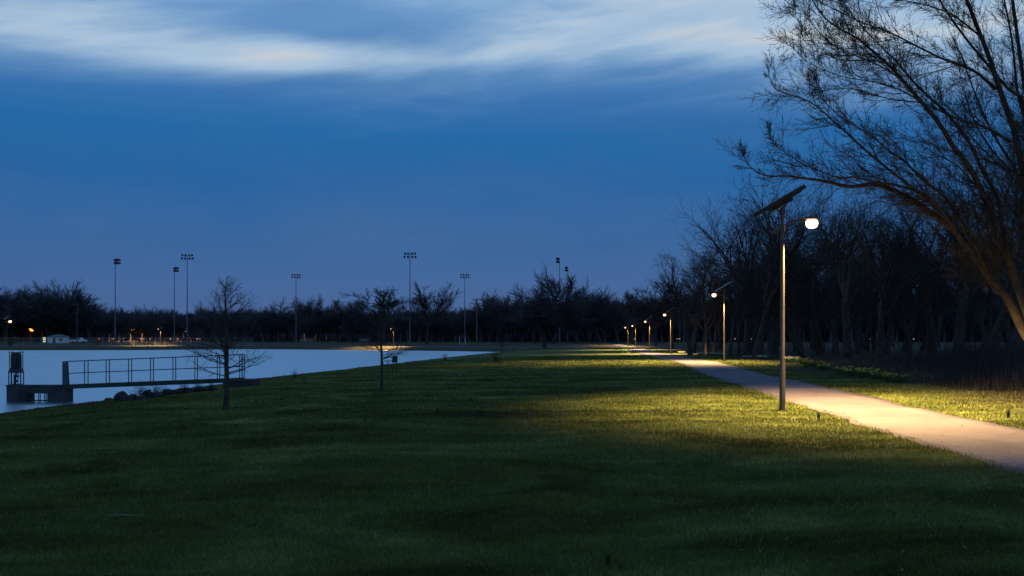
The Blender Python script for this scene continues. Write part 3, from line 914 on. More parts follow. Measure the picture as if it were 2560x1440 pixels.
def add_intake():
    c = PX(94, 1005); c.z = WATER
    r = empty('intake_structure', c, 'concrete water intake block with caged valve tower standing in the lake', 'intake structure')
    top = PX(94, 965).z - WATER; x0 = (16 - 94) * U; x1 = (171 - 94) * U; W = .6

    def X(px): return (px - 94) * U
    b = MB(); b.box(((x0 + X(71)) / 2, W / 2, top / 2 - .6), (X(71) - x0, W, top + 1.2)); b.box(((X(118) + X(154)) / 2, W / 2, top / 2 - .6), (X(154) - X(118), W, top + 1.2))
    b.box(((X(71) + X(118)) / 2, W / 2, top - .19), (X(118) - X(71), W, .38)); b.build('concrete_block', M['concrete'], r)
    b = MB(); b.box(((x0 + X(154)) / 2, W / 2, top + .022), (X(154) - x0 + .08, W + .08, .04)); b.build('cap_slab', M['concrete'], r)
    b = MB(); b.box(((X(154) + X(171)) / 2 + .002, W / 2 - .1, top / 2 - .63), (X(171) - X(154), W + .1, top + 1.15)); b.build('pier', M['concrete'], r)
    b = MB()
    for px in (78, 81, 92, 96, 107, 111, 115): b.bar((X(px), .2, -.3), (X(px), .2, top - .38), .035)
    b.bar((X(71), .2, .06), (X(118), .2, .06), .06)
    b.build('grate', M['black'], r)
    b = MB(); b.box((X(57), -.04, .28), (X(68) - X(48), .08, .56)); b.build('gate_plate', M['black'], r)
    # tower
    t0 = top + .04; tz = lambda py: HC - (py - HOR) * U - WATER
    xa, xb = X(20), X(50); cx = (xa + xb) / 2; hw = (xb - xa) / 2; cy = .22
    b = MB()
    for sx in (-1, 1):
        for sy in (-1, 1): b.bar((cx + sx * hw, cy + sy * .15, t0), (cx + sx * hw, cy + sy * .15, tz(931)), .04)
    for sy in (-1, 1):
        b.bar((cx - hw * .62, cy + sy * .15, t0), (cx - hw * .62, cy + sy * .15, tz(931)), .025)
        b.bar((cx + hw * .55, cy + sy * .15, t0), (cx + hw * .55, cy + sy * .15, tz(931)), .03)
        b.bar((cx - hw, cy + sy * .15, t0 + .04), (cx + hw, cy + sy * .15, t0 + .04), .03)
    b.build('cage', M['greenmetal'], r)
    b = MB(); b.tube([(cx - .05, cy, t0), (cx - .05, cy, t0 + .3), (cx + .0, cy, t0 + .62)], .05, 8); b.box((cx - .02, cy, t0 + .2), (.16, .12, .12)); b.box((cx + .03, cy, t0 + .45), (.2, .12, .1)); b.build('valve_stem', M['black'], r)
    b = MB(); z1, z2 = tz(931), tz(923)
    q = [(cx - hw - .02, cy - .18), (cx + hw + .02, cy - .18), (cx + hw + .02, cy + .18), (cx - hw - .02, cy + .18)]
    q2 = [(cx - .26, cy - .15), (cx + .26, cy - .15), (cx + .26, cy + .15), (cx - .26, cy + .15)]
    b.add([(x, y, z1 - .03) for x, y in q] + [(x, y, z1 + .01) for x, y in q] + [(x, y, z2 + .05) for x, y in q2],
          [(3, 2, 1, 0)] + [(i, (i + 1) % 4, (i + 1) % 4 + 4, i + 4) for i in range(4)] + [(i + 4, (i + 1) % 4 + 4, (i + 1) % 4 + 8, i + 8) for i in range(4)] + [(8, 9, 10, 11)])
    b.build('hood', M['greenmetal'], r)
    b = MB(); b.lathe((cx, cy, 0), [(.25, z2 + .04), (.262, z2 + .1), (.262, tz(890)), (.25, tz(887)), (.22, tz(883)), (.12, tz(881.8))], 20); b.build('tank', M['black'], r, smooth=True)
    b = MB()
    for sx in (-1, 1):
        for sy in (-1, 1): b.bar((cx + sx * .27, cy + sy * .15, z2), (cx + sx * .27, cy + sy * .15, tz(878)), .03)
    for sy in (-1, 1): b.bar((cx - .27, cy + sy * .15, tz(881.5)), (cx + .27, cy + sy * .15, tz(881.5)), .035)
    b.build('tank_frame', M['greenmetal'], r)


add_intake()


def add_bridge():
    A = PX(157, 962); B = PX(606, 944.5); W = .46
    r = empty('footbridge', A, 'narrow dark green steel footbridge with railings from the bank to the intake block', 'footbridge')
    L = B.x - A.x; dz = B.z - A.z

    def Z(x): return dz * x / L
    dk = MB(); dk.add([(0, 0, -.0), (L, 0, dz), (L, W, dz), (0, W, 0), (0, 0, -.05), (L, 0, dz - .05), (L, W, dz - .05), (0, W, -.05)],
                      [(0, 1, 2, 3), (7, 6, 5, 4), (0, 4, 5, 1), (2, 6, 7, 3), (1, 5, 6, 2), (0, 3, 7, 4)])
    dk.build('deck', M['greenmetal'], r)
    for y in (.03, W - .03):
        b = MB(); b.bar((0, y, -.13), (L - .75, y, Z(L - .75) - .13), .012, .15, up=(0, 1, 0)) if False else None
        n = 12
        b.add([(0, y - .04, -.052), (L - .6, y - .04, Z(L - .6) - .052), (L - .6, y - .04, Z(L - .6) - .22), (0, y - .04, -.22),
               (0, y + .04, -.052), (L - .6, y + .04, Z(L - .6) - .052), (L - .6, y + .04, Z(L - .6) - .22), (0, y + .04, -.22)],
              [(0, 1, 2, 3), (7, 6, 5, 4), (0, 4, 5, 1), (3, 2, 6, 7), (1, 5, 6, 2), (0, 3, 7, 4)])
        b.build('girder', M['greenmetal'], r)
    posts = [(p - 157) * U for p in (211, 265, 321, 376, 432, 487, 543, 599)]
    H = (HC - (905 - HOR) * U) - A.z + .02
    for y, name in ((.02, 'near'), (W - .02, 'far')):
        b = MB()
        b.bar((0, y, H), (L, y, dz + H), .045); b.bar((.25, y, H * .49), (L, y, dz + H * .49), .035)
        for x in posts: b.bar((x, y, Z(x)), (x, y, Z(x) + H - .02), .036)
        b.bar((0, y, 0), (0, y, H), .05); b.bar((L - .02, y, dz), (L - .02, y, dz + H), .04)
        b.build('railing', M['greenmetal'], r)
    # gate panel at the intake end
    b = MB()
    b.add([(.01, -.012, 0), (.32, -.012, 0), (.25, -.012, H - .03), (.01, -.012, H - .03), (.01, .0, 0), (.32, .0, 0), (.25, .0, H - .03), (.01, .0, H - .03)],
          [(0, 1, 2, 3), (7, 6, 5, 4), (0, 4, 5, 1), (1, 5, 6, 2), (2, 6, 7, 3), (3, 7, 4, 0)])
    b.build('mesh_panel', M['mesh'], r)
    b = MB(); b.bar((.33, -.03, 0), (.26, -.03, H), .045); b.bar((0, -.03, H * .45), (.3, -.03, H * .45), .035); b.build('gate_frame', M['greenmetal'], r)
    # abutment
    q = PX(600, 950)
    b = MB(); b.box((L - .1, W / 2, dz - .38), (1.5, 1.5, .62), None, .03)
    ab = b.build('abutment', M['concrete'], r)


add_bridge()


# bench by the water
def add_bench():
    p = onrow(977, 929); u = p.y / F
    r = empty('metal_bench', p, 'dark metal bench with peaked high back at the water edge behind the slim sapling', 'bench')
    X = lambda px: (px - 977) * u; Z = lambda py: (929 - py) * u
    b = MB(); pts = [(980, 907), (993.5, 907), (994, 893), (989, 888), (981, 893.5)]
    v = [(X(x), -.03, Z(y)) for x, y in pts] + [(X(x), .03, Z(y)) for x, y in pts]; n = 5
    b.add(v, [tuple(range(n)), tuple(reversed(range(n, 2 * n)))] + [(i, i + n, (i + 1) % n + n, (i + 1) % n) for i in range(n)]); b.build('backrest', M['black'], r)
    for px in (980.5, 991.5):
        b = MB(); b.bar((X(px), 0, -.05), (X(px), 0, Z(908)), .05); b.build('leg', M['black'], r)
    b = MB(); b.bar((X(971), -.3, 0), (X(971), -.3, Z(903)), .045); b.build('leg', M['black'], r)
    b = MB(); b.tube([(X(959), -.3, Z(913)), (X(959.5), -.3, Z(905)), (X(962), -.3, Z(902.5)), (X(981), -.3, Z(902))], .022, 6); b.build('armrest', M['black'], r)
    b = MB(); b.box((X(970), -.15, Z(913.5)), (X(982) - X(958), .5, .05)); b.build('seat', M['black'], r)
    b = MB(); b.box((X(982), -.15, -.01), (X(1002) - X(962), .9, .06)); b.build('footing', M['concrete'], r)


add_bench()

# dark litter barrel and green rack near the path
p = onrow(1361, 873); u = p.y / F
r = empty('litter_barrel', p, 'dark litter barrel in a post frame on the lawn left of the path', 'litter bin')
b = MB(); b.lathe((0, 0, .12), [(.32, 0), (.36, .1), (.36, .75), (.34, .8)], 14); b.build('barrel', M['black'], r, smooth=True)
b = MB()
for x in (-.46, .46): b.bar((x, 0, -.1), (x, 0, 1.05), .08)
b.box((0, 0, 1.06), (1.15, .5, .07)); b.build('frame', M['wood'], r)
p = onrow(1563, 883); u = p.y / F
r = empty('green_rack', p, 'small bright green pipe rack beside the path under the farthest lamps', 'rack')
b = MB(); b.tube([(-.38, 0, -.05), (-.38, 0, .55), (-.3, 0, .62), (.3, 0, .62), (.38, 0, .55), (.38, 0, -.05)], .03, 8); b.tube([(-.38, 0, .3), (.38, 0, .3)], .022, 6)
b.build('pipe_frame', M['greenbright'], r)
b = MB(); b.bar((.3, .1, -.05), (.3, .1, 1.05), .05); b.build('post', M['greenbright'], r)
p = onrow(1575, 884)
b = MB(); b.box((0, 0, .05), (.45, .35, .14), None, .05); simple('stone_block', b, M['rock'], p, 'pale stone block at the foot of the small green rack', 'stone')


# ================================================================== ROCKS, WEEDS
def rock_mesh(seed, name='boulder'):
    import bmesh
    rg = random.Random(seed); bm = bmesh.new(); bmesh.ops.create_icosphere(bm, subdivisions=3, radius=1)
    k = [Vector((rg.gauss(0, 1), rg.gauss(0, 1), rg.gauss(0, 1))) for _ in range(7)]
    pl = [(Vector((rg.gauss(0, 1), rg.gauss(0, 1), rg.gauss(0, 1))).normalized(), rg.uniform(.62, .9)) for _ in range(9)]
    for v in bm.verts:
        c = v.co.copy()
        for nn, dd in pl:
            e = c.dot(nn) - dd
            if e > 0: c -= nn * e * .85
        c *= 1 + .06 * sum(math.sin(3 * q.dot(v.co)) for q in k[:3])
        v.co = c
    me = bpy.data.meshes.new(name); bm.to_mesh(me); bm.free(); me.materials.append(M['rock']); return me


rocks = [rock_mesh(s) for s in range(4)]
rk = [(275, 1001, .36, .14, 'flat rock alone in the water left of the boulders', ), (301, 999, .34, .34, 'largest rounded boulder at the water edge below the bridge'),
      (319, 1000, .30, .25, 'boulder just right of the largest rounded one'), (332, 996, .22, .22, 'small boulder left of the bare shore bush'),
      (352, 997, .26, .16, 'low boulder under the bare shore bush'), (371, 992, .3, .3, 'upright boulder right of the bare shore bush'),
      (398, 990, .28, .2, 'low boulder on the bank, right of the upright one'), (425, 985, .35, .24, 'wide boulder on the bank under the middle of the bridge'),
      (447, 983, .3, .22, 'boulder on the bank right of the wide one'), (470, 980, .3, .2, 'boulder on the bank left of the cypress sapling trunk'),
      (500, 978, .33, .22, 'boulder on the bank under the right part of the bridge'), (530, 976, .3, .2, 'rightmost boulder under the bridge near the cypress trunk')]
for i, (px, py, w, h, lab) in enumerate(rk):
    c = PX(px, py, 51.5 + (i % 3) * .5) if i == 0 else onrow(px, py + 2, 20, 70)
    if i == 0: c.z = WATER
    o = link('boulder', rocks[i % 4], None, c + Vector((0, 0, h * .25))); o.scale = (w, w * .9, h); o.rotation_euler = (0, 0, i * 1.3)
    tag(o, lab, 'rock', 'boulders along the near shore')


def stem_mesh(seed, n, h, spread, mname, wid=.008, bend=.5, name='stems'):
    rg = random.Random(seed); P = []
    for _ in range(n):
        a = rg.uniform(0, 6.28); rr = spread * .35 * math.sqrt(rg.random()); hh = h * rg.uniform(.5, 1.)
        b = Vector((rr * math.cos(a), rr * math.sin(a), -.03)); dx = math.cos(a + rg.gauss(0, .6)) * hh * bend * rg.random(); dy = math.sin(a + rg.gauss(0, .6)) * hh * bend * rg.random()
        P.append(([tuple(b), tuple(b + Vector((dx * .3, dy * .3, hh * .55))), tuple(b + Vector((dx, dy, hh)))], [wid, wid * .8, wid * .15], 3))
    v, q = tubes(P); return np_mesh(name, v, q, M[mname])


weeds = [(2047, 1050, .17, 'dark pointed weed tuft on the lit lawn beside the path edge'), (1093, 1035, .16, 'dark weed tuft alone in the middle of the lawn'),
         (1177, 1006, .15, 'small weed tuft on the lawn right of the middle one'), (1522, 1420, .13, 'weed tuft low in the dark foreground lawn'),
         (2520, 1045, .2, 'leafy weed on the lit verge at the right of the path'), (912, 1052, .07, 'low dark weed on the lawn near the slim sapling')]
wm = [stem_mesh(30 + k, 26, 1., .5, 'weed', .05, .45) for k in range(3)]
for i, (px, py, h, lab) in enumerate(weeds):
    o = link('weed_tuft', wm[i % 3], None, onrow(px, py)); o.scale = (h * .8, h * .8, h * 1.3); tag(o, lab, 'weed', 'weed tufts on the lawn')
p = onrow(310, 1298); b = MB(); b.tube([(-.17, .0, .04), (-.05, .01, .045), (.06, -.01, .042), (.2, .02, .04)], [.004, .006, .006, .003], 6)
simple('fallen_stick', b, M['stick'], p, 'pale fallen stick lying on the dark lawn at lower left', 'stick')

# daffodil clumps
CL = [stem_mesh(50 + k, 260, .42, 1.2, 'leaf', .011, .5, 'leaves') for k in range(3)]


def blossom_mesh(seed, m, n=46):
    rg = random.Random(seed); mb = MB()
    for _ in range(n):
        a = rg.uniform(0, 6.28); rr = .55 * math.sqrt(rg.random()); c = Vector((rr * math.cos(a), rr * math.sin(a), rg.uniform(.26, .42)))
        t = Vector((rg.gauss(0, 1), -1, .3)).normalized(); x = t.orthogonal().normalized(); y = t.cross(x)
        v = [c + t * .02]; k6 = 6
        for k in range(12):
            an = k * math.pi / 6; q = .045 if k % 2 == 0 else .022; v.append(c + (x * math.cos(an) + y * math.sin(an)) * q)
        mb.add(v, [(0, k + 1, (k + 1) % 12 + 1) for k in range(12)])
    me = bpy.data.meshes.new('blossoms'); me.from_pydata(mb.v, [], mb.f); me.materials.append(M[m]); return me


BL = {'petaly': blossom_mesh(1, 'petaly', 34), 'petalw': blossom_mesh(2, 'petalw', 70)}
fl = [(1704, 884, .8, 'petalw', 'small white flower clump right of the third path lamp'), (1752, 889, .95, 'petalw', 'pale flower clump left of the second path lamp, yellowish'),
      (1776, 889, 1., 'petalw', 'broad white flower clump close left of the second path lamp pole'), (1797, 889, .9, 'petalw', 'white flower clump touching the second path lamp pole'),
      (1868, 897, .8, 'petalw', 'faint white flower clump between the two nearest lamps'), (1905, 897, .85, 'petalw', 'faint flower clump just left of the nearest lamp pole'),
      (1978, 907, 1.05, 'petalw', 'white flowered clump just right of the nearest lamp pole'), (2005, 911, 1.1, 'petaly', 'bushy clump with yellow blossoms, second right of the nearest pole'),
      (2032, 919, 1.1, 'petaly', 'bushy yellow flowered clump, third right of the nearest pole'), (2060, 925, .8, 'petaly', 'low green clump where the flower bed narrows'),
      (2108, 936, .95, 'petaly', 'yellow flowered clump left of the middle gap in the bed'), (2138, 941, .9, 'petaly', 'low clump in the middle of the bed right part'),
      (2170, 944, 1., 'petaly', 'spreading clump near the right end of the bed'), (2198, 949, .85, 'petaly', 'sparse yellow clump second from the right end'),
      (2238, 956, .9, 'petaly', 'rightmost yellow flowered clump of the bed')]
for i, (px, py, s, m, lab) in enumerate(fl):
    p = onrow(px, py, 20, 200); o = empty('daffodil_clump', p, lab, 'flowers', 'daffodil clumps along the wood edge', i * 1.1, (s * 1.05, s * .9, s * (.75 if i < 6 else 1)))
    link('leaves', CL[i % 3], o); link('blossoms', BL[m], o)


# dry brush and tall stems at the right (stuff)
def brush():
    rg = npr; N = 26000
    d = 31 + 50 * rg.random(N); px = 2120 + 680 * rg.random(N) ** .75
    x = (px - 1280) / F * d
    lim = float(1) * (path_left(d) + 2.85 + 6 + 2.0 * np.sin(d * .3))
    ok = (x > lim) & (rg.random(N) < .35 + .65 * np.clip((px - 2200) / 200, 0, 1)); x, d = x[ok], d[ok]; n = len(x)
    z = ground(x, d); h = .35 + 1.1 * rg.random(n) ** 2.2; h *= (.35 + .65 * np.clip((px[ok] - 2150) / 260, 0, 1)) * (.45 + .75 * (np.sin(x * .9 + 2 * np.sin(d * .31)) * np.sin(d * .6 + x * .3) + 1) / 2 * 1.3) * np.clip((x - lim[ok]) / 5 + .25, 0, 1)
    a = rg.random(n) * 6.283; l = h * .35 * rg.random(n)
    P = np.stack([np.stack([x, d, z - .05], -1), np.stack([x + np.cos(a) * l * .3, d + np.sin(a) * l * .3, z + h * .55], -1), np.stack([x + np.cos(a) * l, d + np.sin(a) * l, z + h], -1)], 1)
    rr = np.stack([np.full(n, .009), np.full(n, .007), np.full(n, .003)], 1)
    v, q = tubes(list(zip(P.tolist(), rr.tolist(), [3] * n)))
    tag(link('dry_brush', np_mesh('dry_brush', v, q, M['brush'])), kind='stuff')


brush()

# ================================================================== TREES
H0 = 14.
PROTO = [tree_meshes('wood_tree', s, H0, c) for s, c in ((1, CFG_WOOD), (2, CFG_TALL), (3, CFG_WOOD), (4, CFG_TALL), (5, CFG_WOOD), (6, CFG_WOOD))]
DOME = [tree_meshes('dome_tree', s, 10., CFG_DOME) for s in (11, 12)]
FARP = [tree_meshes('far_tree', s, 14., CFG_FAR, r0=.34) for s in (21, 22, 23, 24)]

front = [  # px, base row, top row, proto, width, tilt, label
    (1733, 881, 612, 1, .9, (0, .02), 'slender bare tree at the left edge of the wood, twiggy oval crown'),
    (1762, 873, 655, 3, 1., (0, 0), 'thin bare tree just right of the wood edge tree'),
    (1800, 874, 600, 4, 1., (0, -.03), 'bare tree behind the second path lamp pole'),
    (1866, 887, 480, 0, .95, (0, -.05), 'wide bare tree left of the nearest lamp, twigs reaching far left'),
    (1893, 894, 452, 2, 1.05, (0, 0), 'tall bare tree behind the solar panel, left of the lamp pole'),
    (1935, 884, 520, 3, 1., (0, .03), 'bare tree close left of the nearest lamp pole'),
    (2002, 889, 560, 5, 1., (0, -.10), 'bare tree leaning left, right behind the nearest pole'),
    (2012, 893, 640, 1, .8, (0, .55), 'strongly leaning trunk slanting up to the right in the wood'),
    (2052, 887, 500, 4, 1.1, (0, .02), 'bare tree below the nearest glowing lamp head'),
    (2088, 883, 540, 3, .9, (0, .06), 'slim bare tree left of the thickest wood trunk'),
    (2117, 898, 455, 0, 1.1, (0, 0), 'bare tree with the thickest trunk in the middle of the wood'),
    (2150, 877, 520, 1, 1., (0, -.04), 'slim bare tree right of the thickest wood trunk'),
    (2197, 906, 505, 2, .95, (0, .03), 'bare tree at the left edge of the brush, forked low'),
    (2214, 882, 540, 5, 1., (0, -.15), 'bare tree leaning left behind the brush edge'),
    (2262, 880, 500, 4, 1.1, (0, .06), 'bare tree rising above the left part of the brush'),
    (2330, 884, 470, 3, 1.1, (0, -.05), 'bare tree rising above the middle of the brush'),
    (2395, 896, 430, 0, 1.15, (0, -.05), 'broad bare tree behind the brush under the big limb'),
    (2470, 900, 360, 2, 1.1, (0, -.08), 'tall bare tree behind the brush near the right edge'),
    (2535, 915, 250, 5, 1.15, (0, -.06), 'tall dark bare tree at the right edge behind the big limbs'),
    (2640, 930, 200, 0, 1.2, (0, -.1), 'tall bare tree reaching in from beyond the right edge'),
]
for px, pb, pt, k, w, tl, lab in front:
    p = onrow(px, pb, 20, 300); H = HC + (HOR - pt) * p.y / F - p.z
    if tl[1] > .4: H *= 1.1
    place_tree(PROTO[k], p, H0, H, px * .37 % 6.28, lab, wx=w * 1.22, tilt=tl, group='bare trees along the front of the wood')

rg = random.Random(99)
cnt = 0
for i in range(64):
    d = rg.uniform(95, 230); px = 1700 + 1050 * rg.random() ** .95
    if d > 170 and rg.random() < .3: continue
    top = np.interp(px, [1690, 1760, 1850, 2000, 2150, 2300, 2450, 2700], [690, 660, 640, 640, 635, 590, 520, 460]) + rg.gauss(0, 34)
    p = at(px, d); H = max(8, min(20, HC + (HOR - top) * d / F - p.z))
    place_tree(PROTO[rg.randrange(6)], p, H0, H, rg.uniform(0, 6.28), 'thin bare tree deep in the dark wood on the right', wx=rg.uniform(.8, 1.1), tilt=(rg.gauss(0, .05), rg.gauss(0, .08)),
               group='bare trees deep in the wood')

# dome trees and single trees before the far wood
singles = [(1681, 872, 706, 'D0', 1.15, 'dome-crowned bare tree behind the third path lamp'),
           (1640, 865, 722, 'D1', 1.1, 'rounded bare tree left of the dome-crowned one behind the lamps'),
           (1582, 862, 731, 'D0', 1.1, 'low rounded bare tree above the farthest path lamps')]
for px, pb, pt, k, w, lab in singles:
    p = onrow(px, pb, 20, 420); H = HC + (HOR - pt) * p.y / F - p.z
    place_tree(DOME[int(k[1])], p, 10., H, px * .5 % 6, lab, wx=w)
farlist = [(14, 712, 380, 0, 1., 'bare tree at the far left edge beyond the lake'), (52, 722, 390, 2, 1.1, 'broad bare tree second from the left edge beyond the lake'),
           (88, 716, 385, 1, 1., 'bare tree between the left edge group and the dark bushy ones'), (122, 714, 380, 3, 1.25, 'dense dark bare tree left of the wind-swept one'),
           (140, 722, 395, 0, 1.2, 'dense bare tree overlapping the wind-swept one'), (178, 699, 385, 2, 1.0, 'tall wind-swept bare tree left of the leftmost floodlight mast'),
           (228, 750, 380, 1, 1.1, 'low bare tree left of the leftmost floodlight mast'),
           (688, 748, 400, 3, .9, 'small bare tree right of the cypress sapling crown'), (775, 737, 400, 0, .9, 'bare tree above the lone orange street lamp'), (812, 748, 405, 2, 1., 'low bare tree right of the lone orange street lamp'),
           (885, 742, 400, 1, 1.2, 'bare tree left of the round willow-like crown'),
           (1212, 734, 400, 3, 1.1, 'bare tree just right of the wooden utility pole'), (1240, 728, 400, 1, .9, 'taller bare tree right of the wooden utility pole'), (1268, 736, 390, 0, 1.1, 'broad bare tree above the right end of the lake'),
           (1335, 708, 330, 2, .9, 'bare tree left of the tall slender one'), (1360, 736, 330, 3, 1.2, 'dark bushy bare tree under the tall slender one'),
           (1382, 674, 330, 1, .85, 'tall slender bare tree beside the right pair of masts'), (1440, 738, 340, 0, 1.2, 'bushy bare tree right of the right pair of masts'),
           (1472, 722, 350, 2, .8, 'upright bare tree between the masts and the path lamps'), (1502, 722, 350, 1, .9, 'upright bare tree, right one of the two before the path lamps'), (1545, 742, 350, 3, 1.2, 'low bushy tree before the farthest path lamps')]
for px, pt, d, k, w, lab in farlist:
    p = at(px, d); H = HC + (HOR - pt) * d / F - p.z
    place_tree(FARP[k], p, 14., H * .94, px * .7 % 6.28, lab, wx=w * 1.35)
for px, pt, pb, d, k, w, lab in ((960, 727, 858, 330, 0, 1.35, 'round-crowned bare tree left of the tallest floodlight mast'), (1068, 717, 860, 300, 1, .95, 'vase-shaped bare tree right of the tallest floodlight mast')):
    p = at(px, d); H = HC + (HOR - pt) * d / F - p.z
    place_tree(DOME[k], p, 10., H * 1.03, 1.3, lab, wx=w * 1.15)
# saplings on the lake end
for px, py, pt, d, lab in ((1255, 886, 832, 120, 'thin sapling at the right tip of the lake'),):
    p = onrow(px, py, 20, 300); place_tree(PROTO[1], p, H0, HC + (HOR - pt) * p.y / F - p.z, 1, lab, wx=.8)


# far wood (stuff)
def far_wood():
    G = []
    rg2 = random.Random(5)
    V = []; Q = []; off = 0
    src = [(np.array([v.co[:] for v in a.vertices]), np.array([p.vertices[:] for p in a.polygons]), np.array([v.co[:] for v in c.vertices]), np.array([p.vertices[:] for p in c.polygons])) for a, c in FARP]
    tops_x = [-200, 0, 180, 240, 700, 900, 1150, 1250, 1330, 1500, 1600, 1700, 2000, 2800]
    tops_y = [748, 746, 750, 776, 778, 777, 774, 767, 752, 752, 758, 750, 735, 725]
    n = 0
    for row, d in enumerate((395, 410, 425, 450)):
        px = -150.
        while px < 2750:
            s_ = src[rg2.randrange(4)]
            top = np.interp(px, tops_x, tops_y) + rg2.uniform(-3, 8) - (rg2.uniform(3, 12) if rg2.random() < .06 else 0) + (3 if row == 0 else 0)
            x = (px - 1280) / F * d; dd = d + rg2.uniform(-5, 5)
            H = HC + (HOR - top) * dd / F - g(x, dd); s = H / 14.; w = s * rg2.uniform(.9, 1.35); a = rg2.uniform(0, 6.28)
            ca, sa = math.cos(a), math.sin(a)
            for vi in (0, 2):
                v = s_[vi]; q = s_[vi + 1]
                vv = np.stack([(v[:, 0] * ca - v[:, 1] * sa) * w + x, (v[:, 0] * sa + v[:, 1] * ca) * w + dd, v[:, 2] * s + g(x, dd)], -1)
                V.append(vv); Q.append(q + off); off += len(v)
            px += rg2.uniform(20, 36) * (1 if row < 3 else 1.2); n += 1
    me = np_mesh('bare_wood', np.concatenate(V), np.concatenate(Q), M['hazetwig'])
    tag(link('bare_wood', me), kind='stuff')
    # undergrowth thicket inside the wood: lumpy body
    xs = np.arange(-330, 330, 1.1); rows = 14; v = []
    prof = [0, .2, .4, .55, .68, .78, .86, .93, .98, 1., .96, .8, .5, 0]
    dep = [0, -.2, .0, .6, 1.5, 2.4, 3.4, 4.6, 6, 8, 11, 15, 18, 20]
    Y0 = 432
    X2, K2 = np.meshgrid(xs, np.arange(rows))
    top = np.interp(X2 / 440 * F + 1280, tops_x, tops_y)
    H = (HC + (HOR - top) * 440 / F + .75) * .86 + 1.1 * np.sin(X2 * .37) * np.sin(X2 * .13 + 2) + .6 * np.sin(X2 * 1.3) + npr.normal(0, .45, X2.shape)
    Z = -1 + H * np.array(prof)[K2]; Yv = Y0 + 16 + np.array(dep)[K2] + npr.normal(0, .7, X2.shape) + 3 * np.sin(X2 * .11)
    XV = X2 + npr.normal(0, .4, X2.shape)
    idx = np.arange(X2.size).reshape(X2.shape)
    q = np.stack([idx[:-1, :-1], idx[:-1, 1:], idx[1:, 1:], idx[1:, :-1]], -1).reshape(-1, 4)
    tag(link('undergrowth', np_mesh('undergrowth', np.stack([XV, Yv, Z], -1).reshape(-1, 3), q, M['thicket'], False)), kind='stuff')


far_wood()


# low undergrowth of thin saplings inside the right wood (stuff)
def wood_undergrowth():
    rgw = random.Random(12); P = []
    for _ in range(2600):
        d = rgw.uniform(85, 240); px = rgw.uniform(1720, 2750); x = (px - 1280) / F * d; z = g(x, d)
        h = rgw.uniform(1.5, 6.5) * (.6 + .4 * rgw.random()); a = rgw.uniform(0, 6.28); l = h * .25 * rgw.random()
        if d < 130 and rgw.random() < .6: continue
        b = Vector((x, d, z + (0 if rgw.random() < .3 else rgw.uniform(1.5, 7)))); t = b + Vector((math.cos(a) * l, math.sin(a) * l, h)); m_ = b.lerp(t, .5) + Vector((rgw.gauss(0, .12), 0, 0))
        P.append(([tuple(b), tuple(m_), tuple(t)], [.022, .016, .007], 3))
    # tiered twigs
    v, q = tubes(P); tag(link('thin_undergrowth', np_mesh('thin_undergrowth', v, q, M['twig'])), kind='stuff')


wood_undergrowth()


# ------------------------------------------------------------------ cypress saplings by the lake
def cypress(name, px, py, pt, low_row, spread, seed, nb, lab, d0=None, r0=.055):
    p = onrow(px, py); H = HC + (HOR - pt) * p.y / F - p.z; rgc = random.Random(seed)
    o = empty(name, p, lab, 'tree')
    K = 14; pts = []
    for i in range(K):
        t = i / (K - 1); pts.append((.02 * math.sin(t * 5) * H * .3 + rgc.gauss(0, .006), .0, -.1 + t * (H + .1)))
    rad = [r0 * (1 - t / (K - 1)) ** .8 + .006 for t in range(K)]; rad[0] *= 1.5; rad[1] *= 1.05
    v, q = tubes([(pts, rad, 9)]); link('trunk', np_mesh('trunk', v, q, M['bark']), o)
    out = []
    zl = (py - low_row) * p.y / F
    cfg = dict(K=[6, 4, 3], n=[10, 4], wob=[.09, .2, .25], up=[.05, .05, .03], tip=[.25, .4, .4], t0=[.2, .2], ang=[(20, 55), (25, 60)], lf=[(.28, .5), (.3, .6)],
               rf=[(.45, .65), (.5, .7)], rmin=.0028, sh=.4)
    for i in range(nb):
        t = (i + rgc.random()) / nb; z = zl + (H * .985 - zl) * t; a = rgc.uniform(0, 6.28) if nb > 20 else i * 2.4
        L = spread * ((1 - t) ** .75 * .82 + .22) * rgc.uniform(.7, 1.1)
        el = R(8 + 44 * t + rgc.gauss(0, 7))
        dirv = Vector((math.cos(a) * math.cos(el), math.sin(a) * math.cos(el), math.sin(el)))
        k = (z + .1) / (H + .1) * (K - 1); i0 = min(int(k), K - 2); b = Vector(pts[i0]).lerp(Vector(pts[i0 + 1]), k - i0)
        grow(rgc, b, dirv, L, .017 * (1 - .5 * t), 0, cfg, out)
    v, q = tubes([(a, b, 4 if l == 0 else 3) for l, a, b in out]); link('crown', np_mesh('crown', v, q, M['twig']), o)


cypress('cypress_sapling', 565, 1026, 712, 942, 1.42, 5, 58, 'bare cypress sapling with layered branches standing before the footbridge', r0=.085)
cypress('slim_sapling', 953, 979, 768, 903, 1.1, 9, 34, 'slim bare sapling on the lawn before the metal bench', r0=.06)

# shore bushes
bush_cfg = dict(K=[4, 4, 3], n=[6, 4], wob=[.1, .15, .2], up=[.03, .02, 0], tip=[.4, .4, .4], t0=[.2, .2], ang=[(15, 45), (20, 50)], lf=[(.4, .7), (.4, .7)], rf=[(.5, .7), (.5, .7)], rmin=.0035, sh=.3)


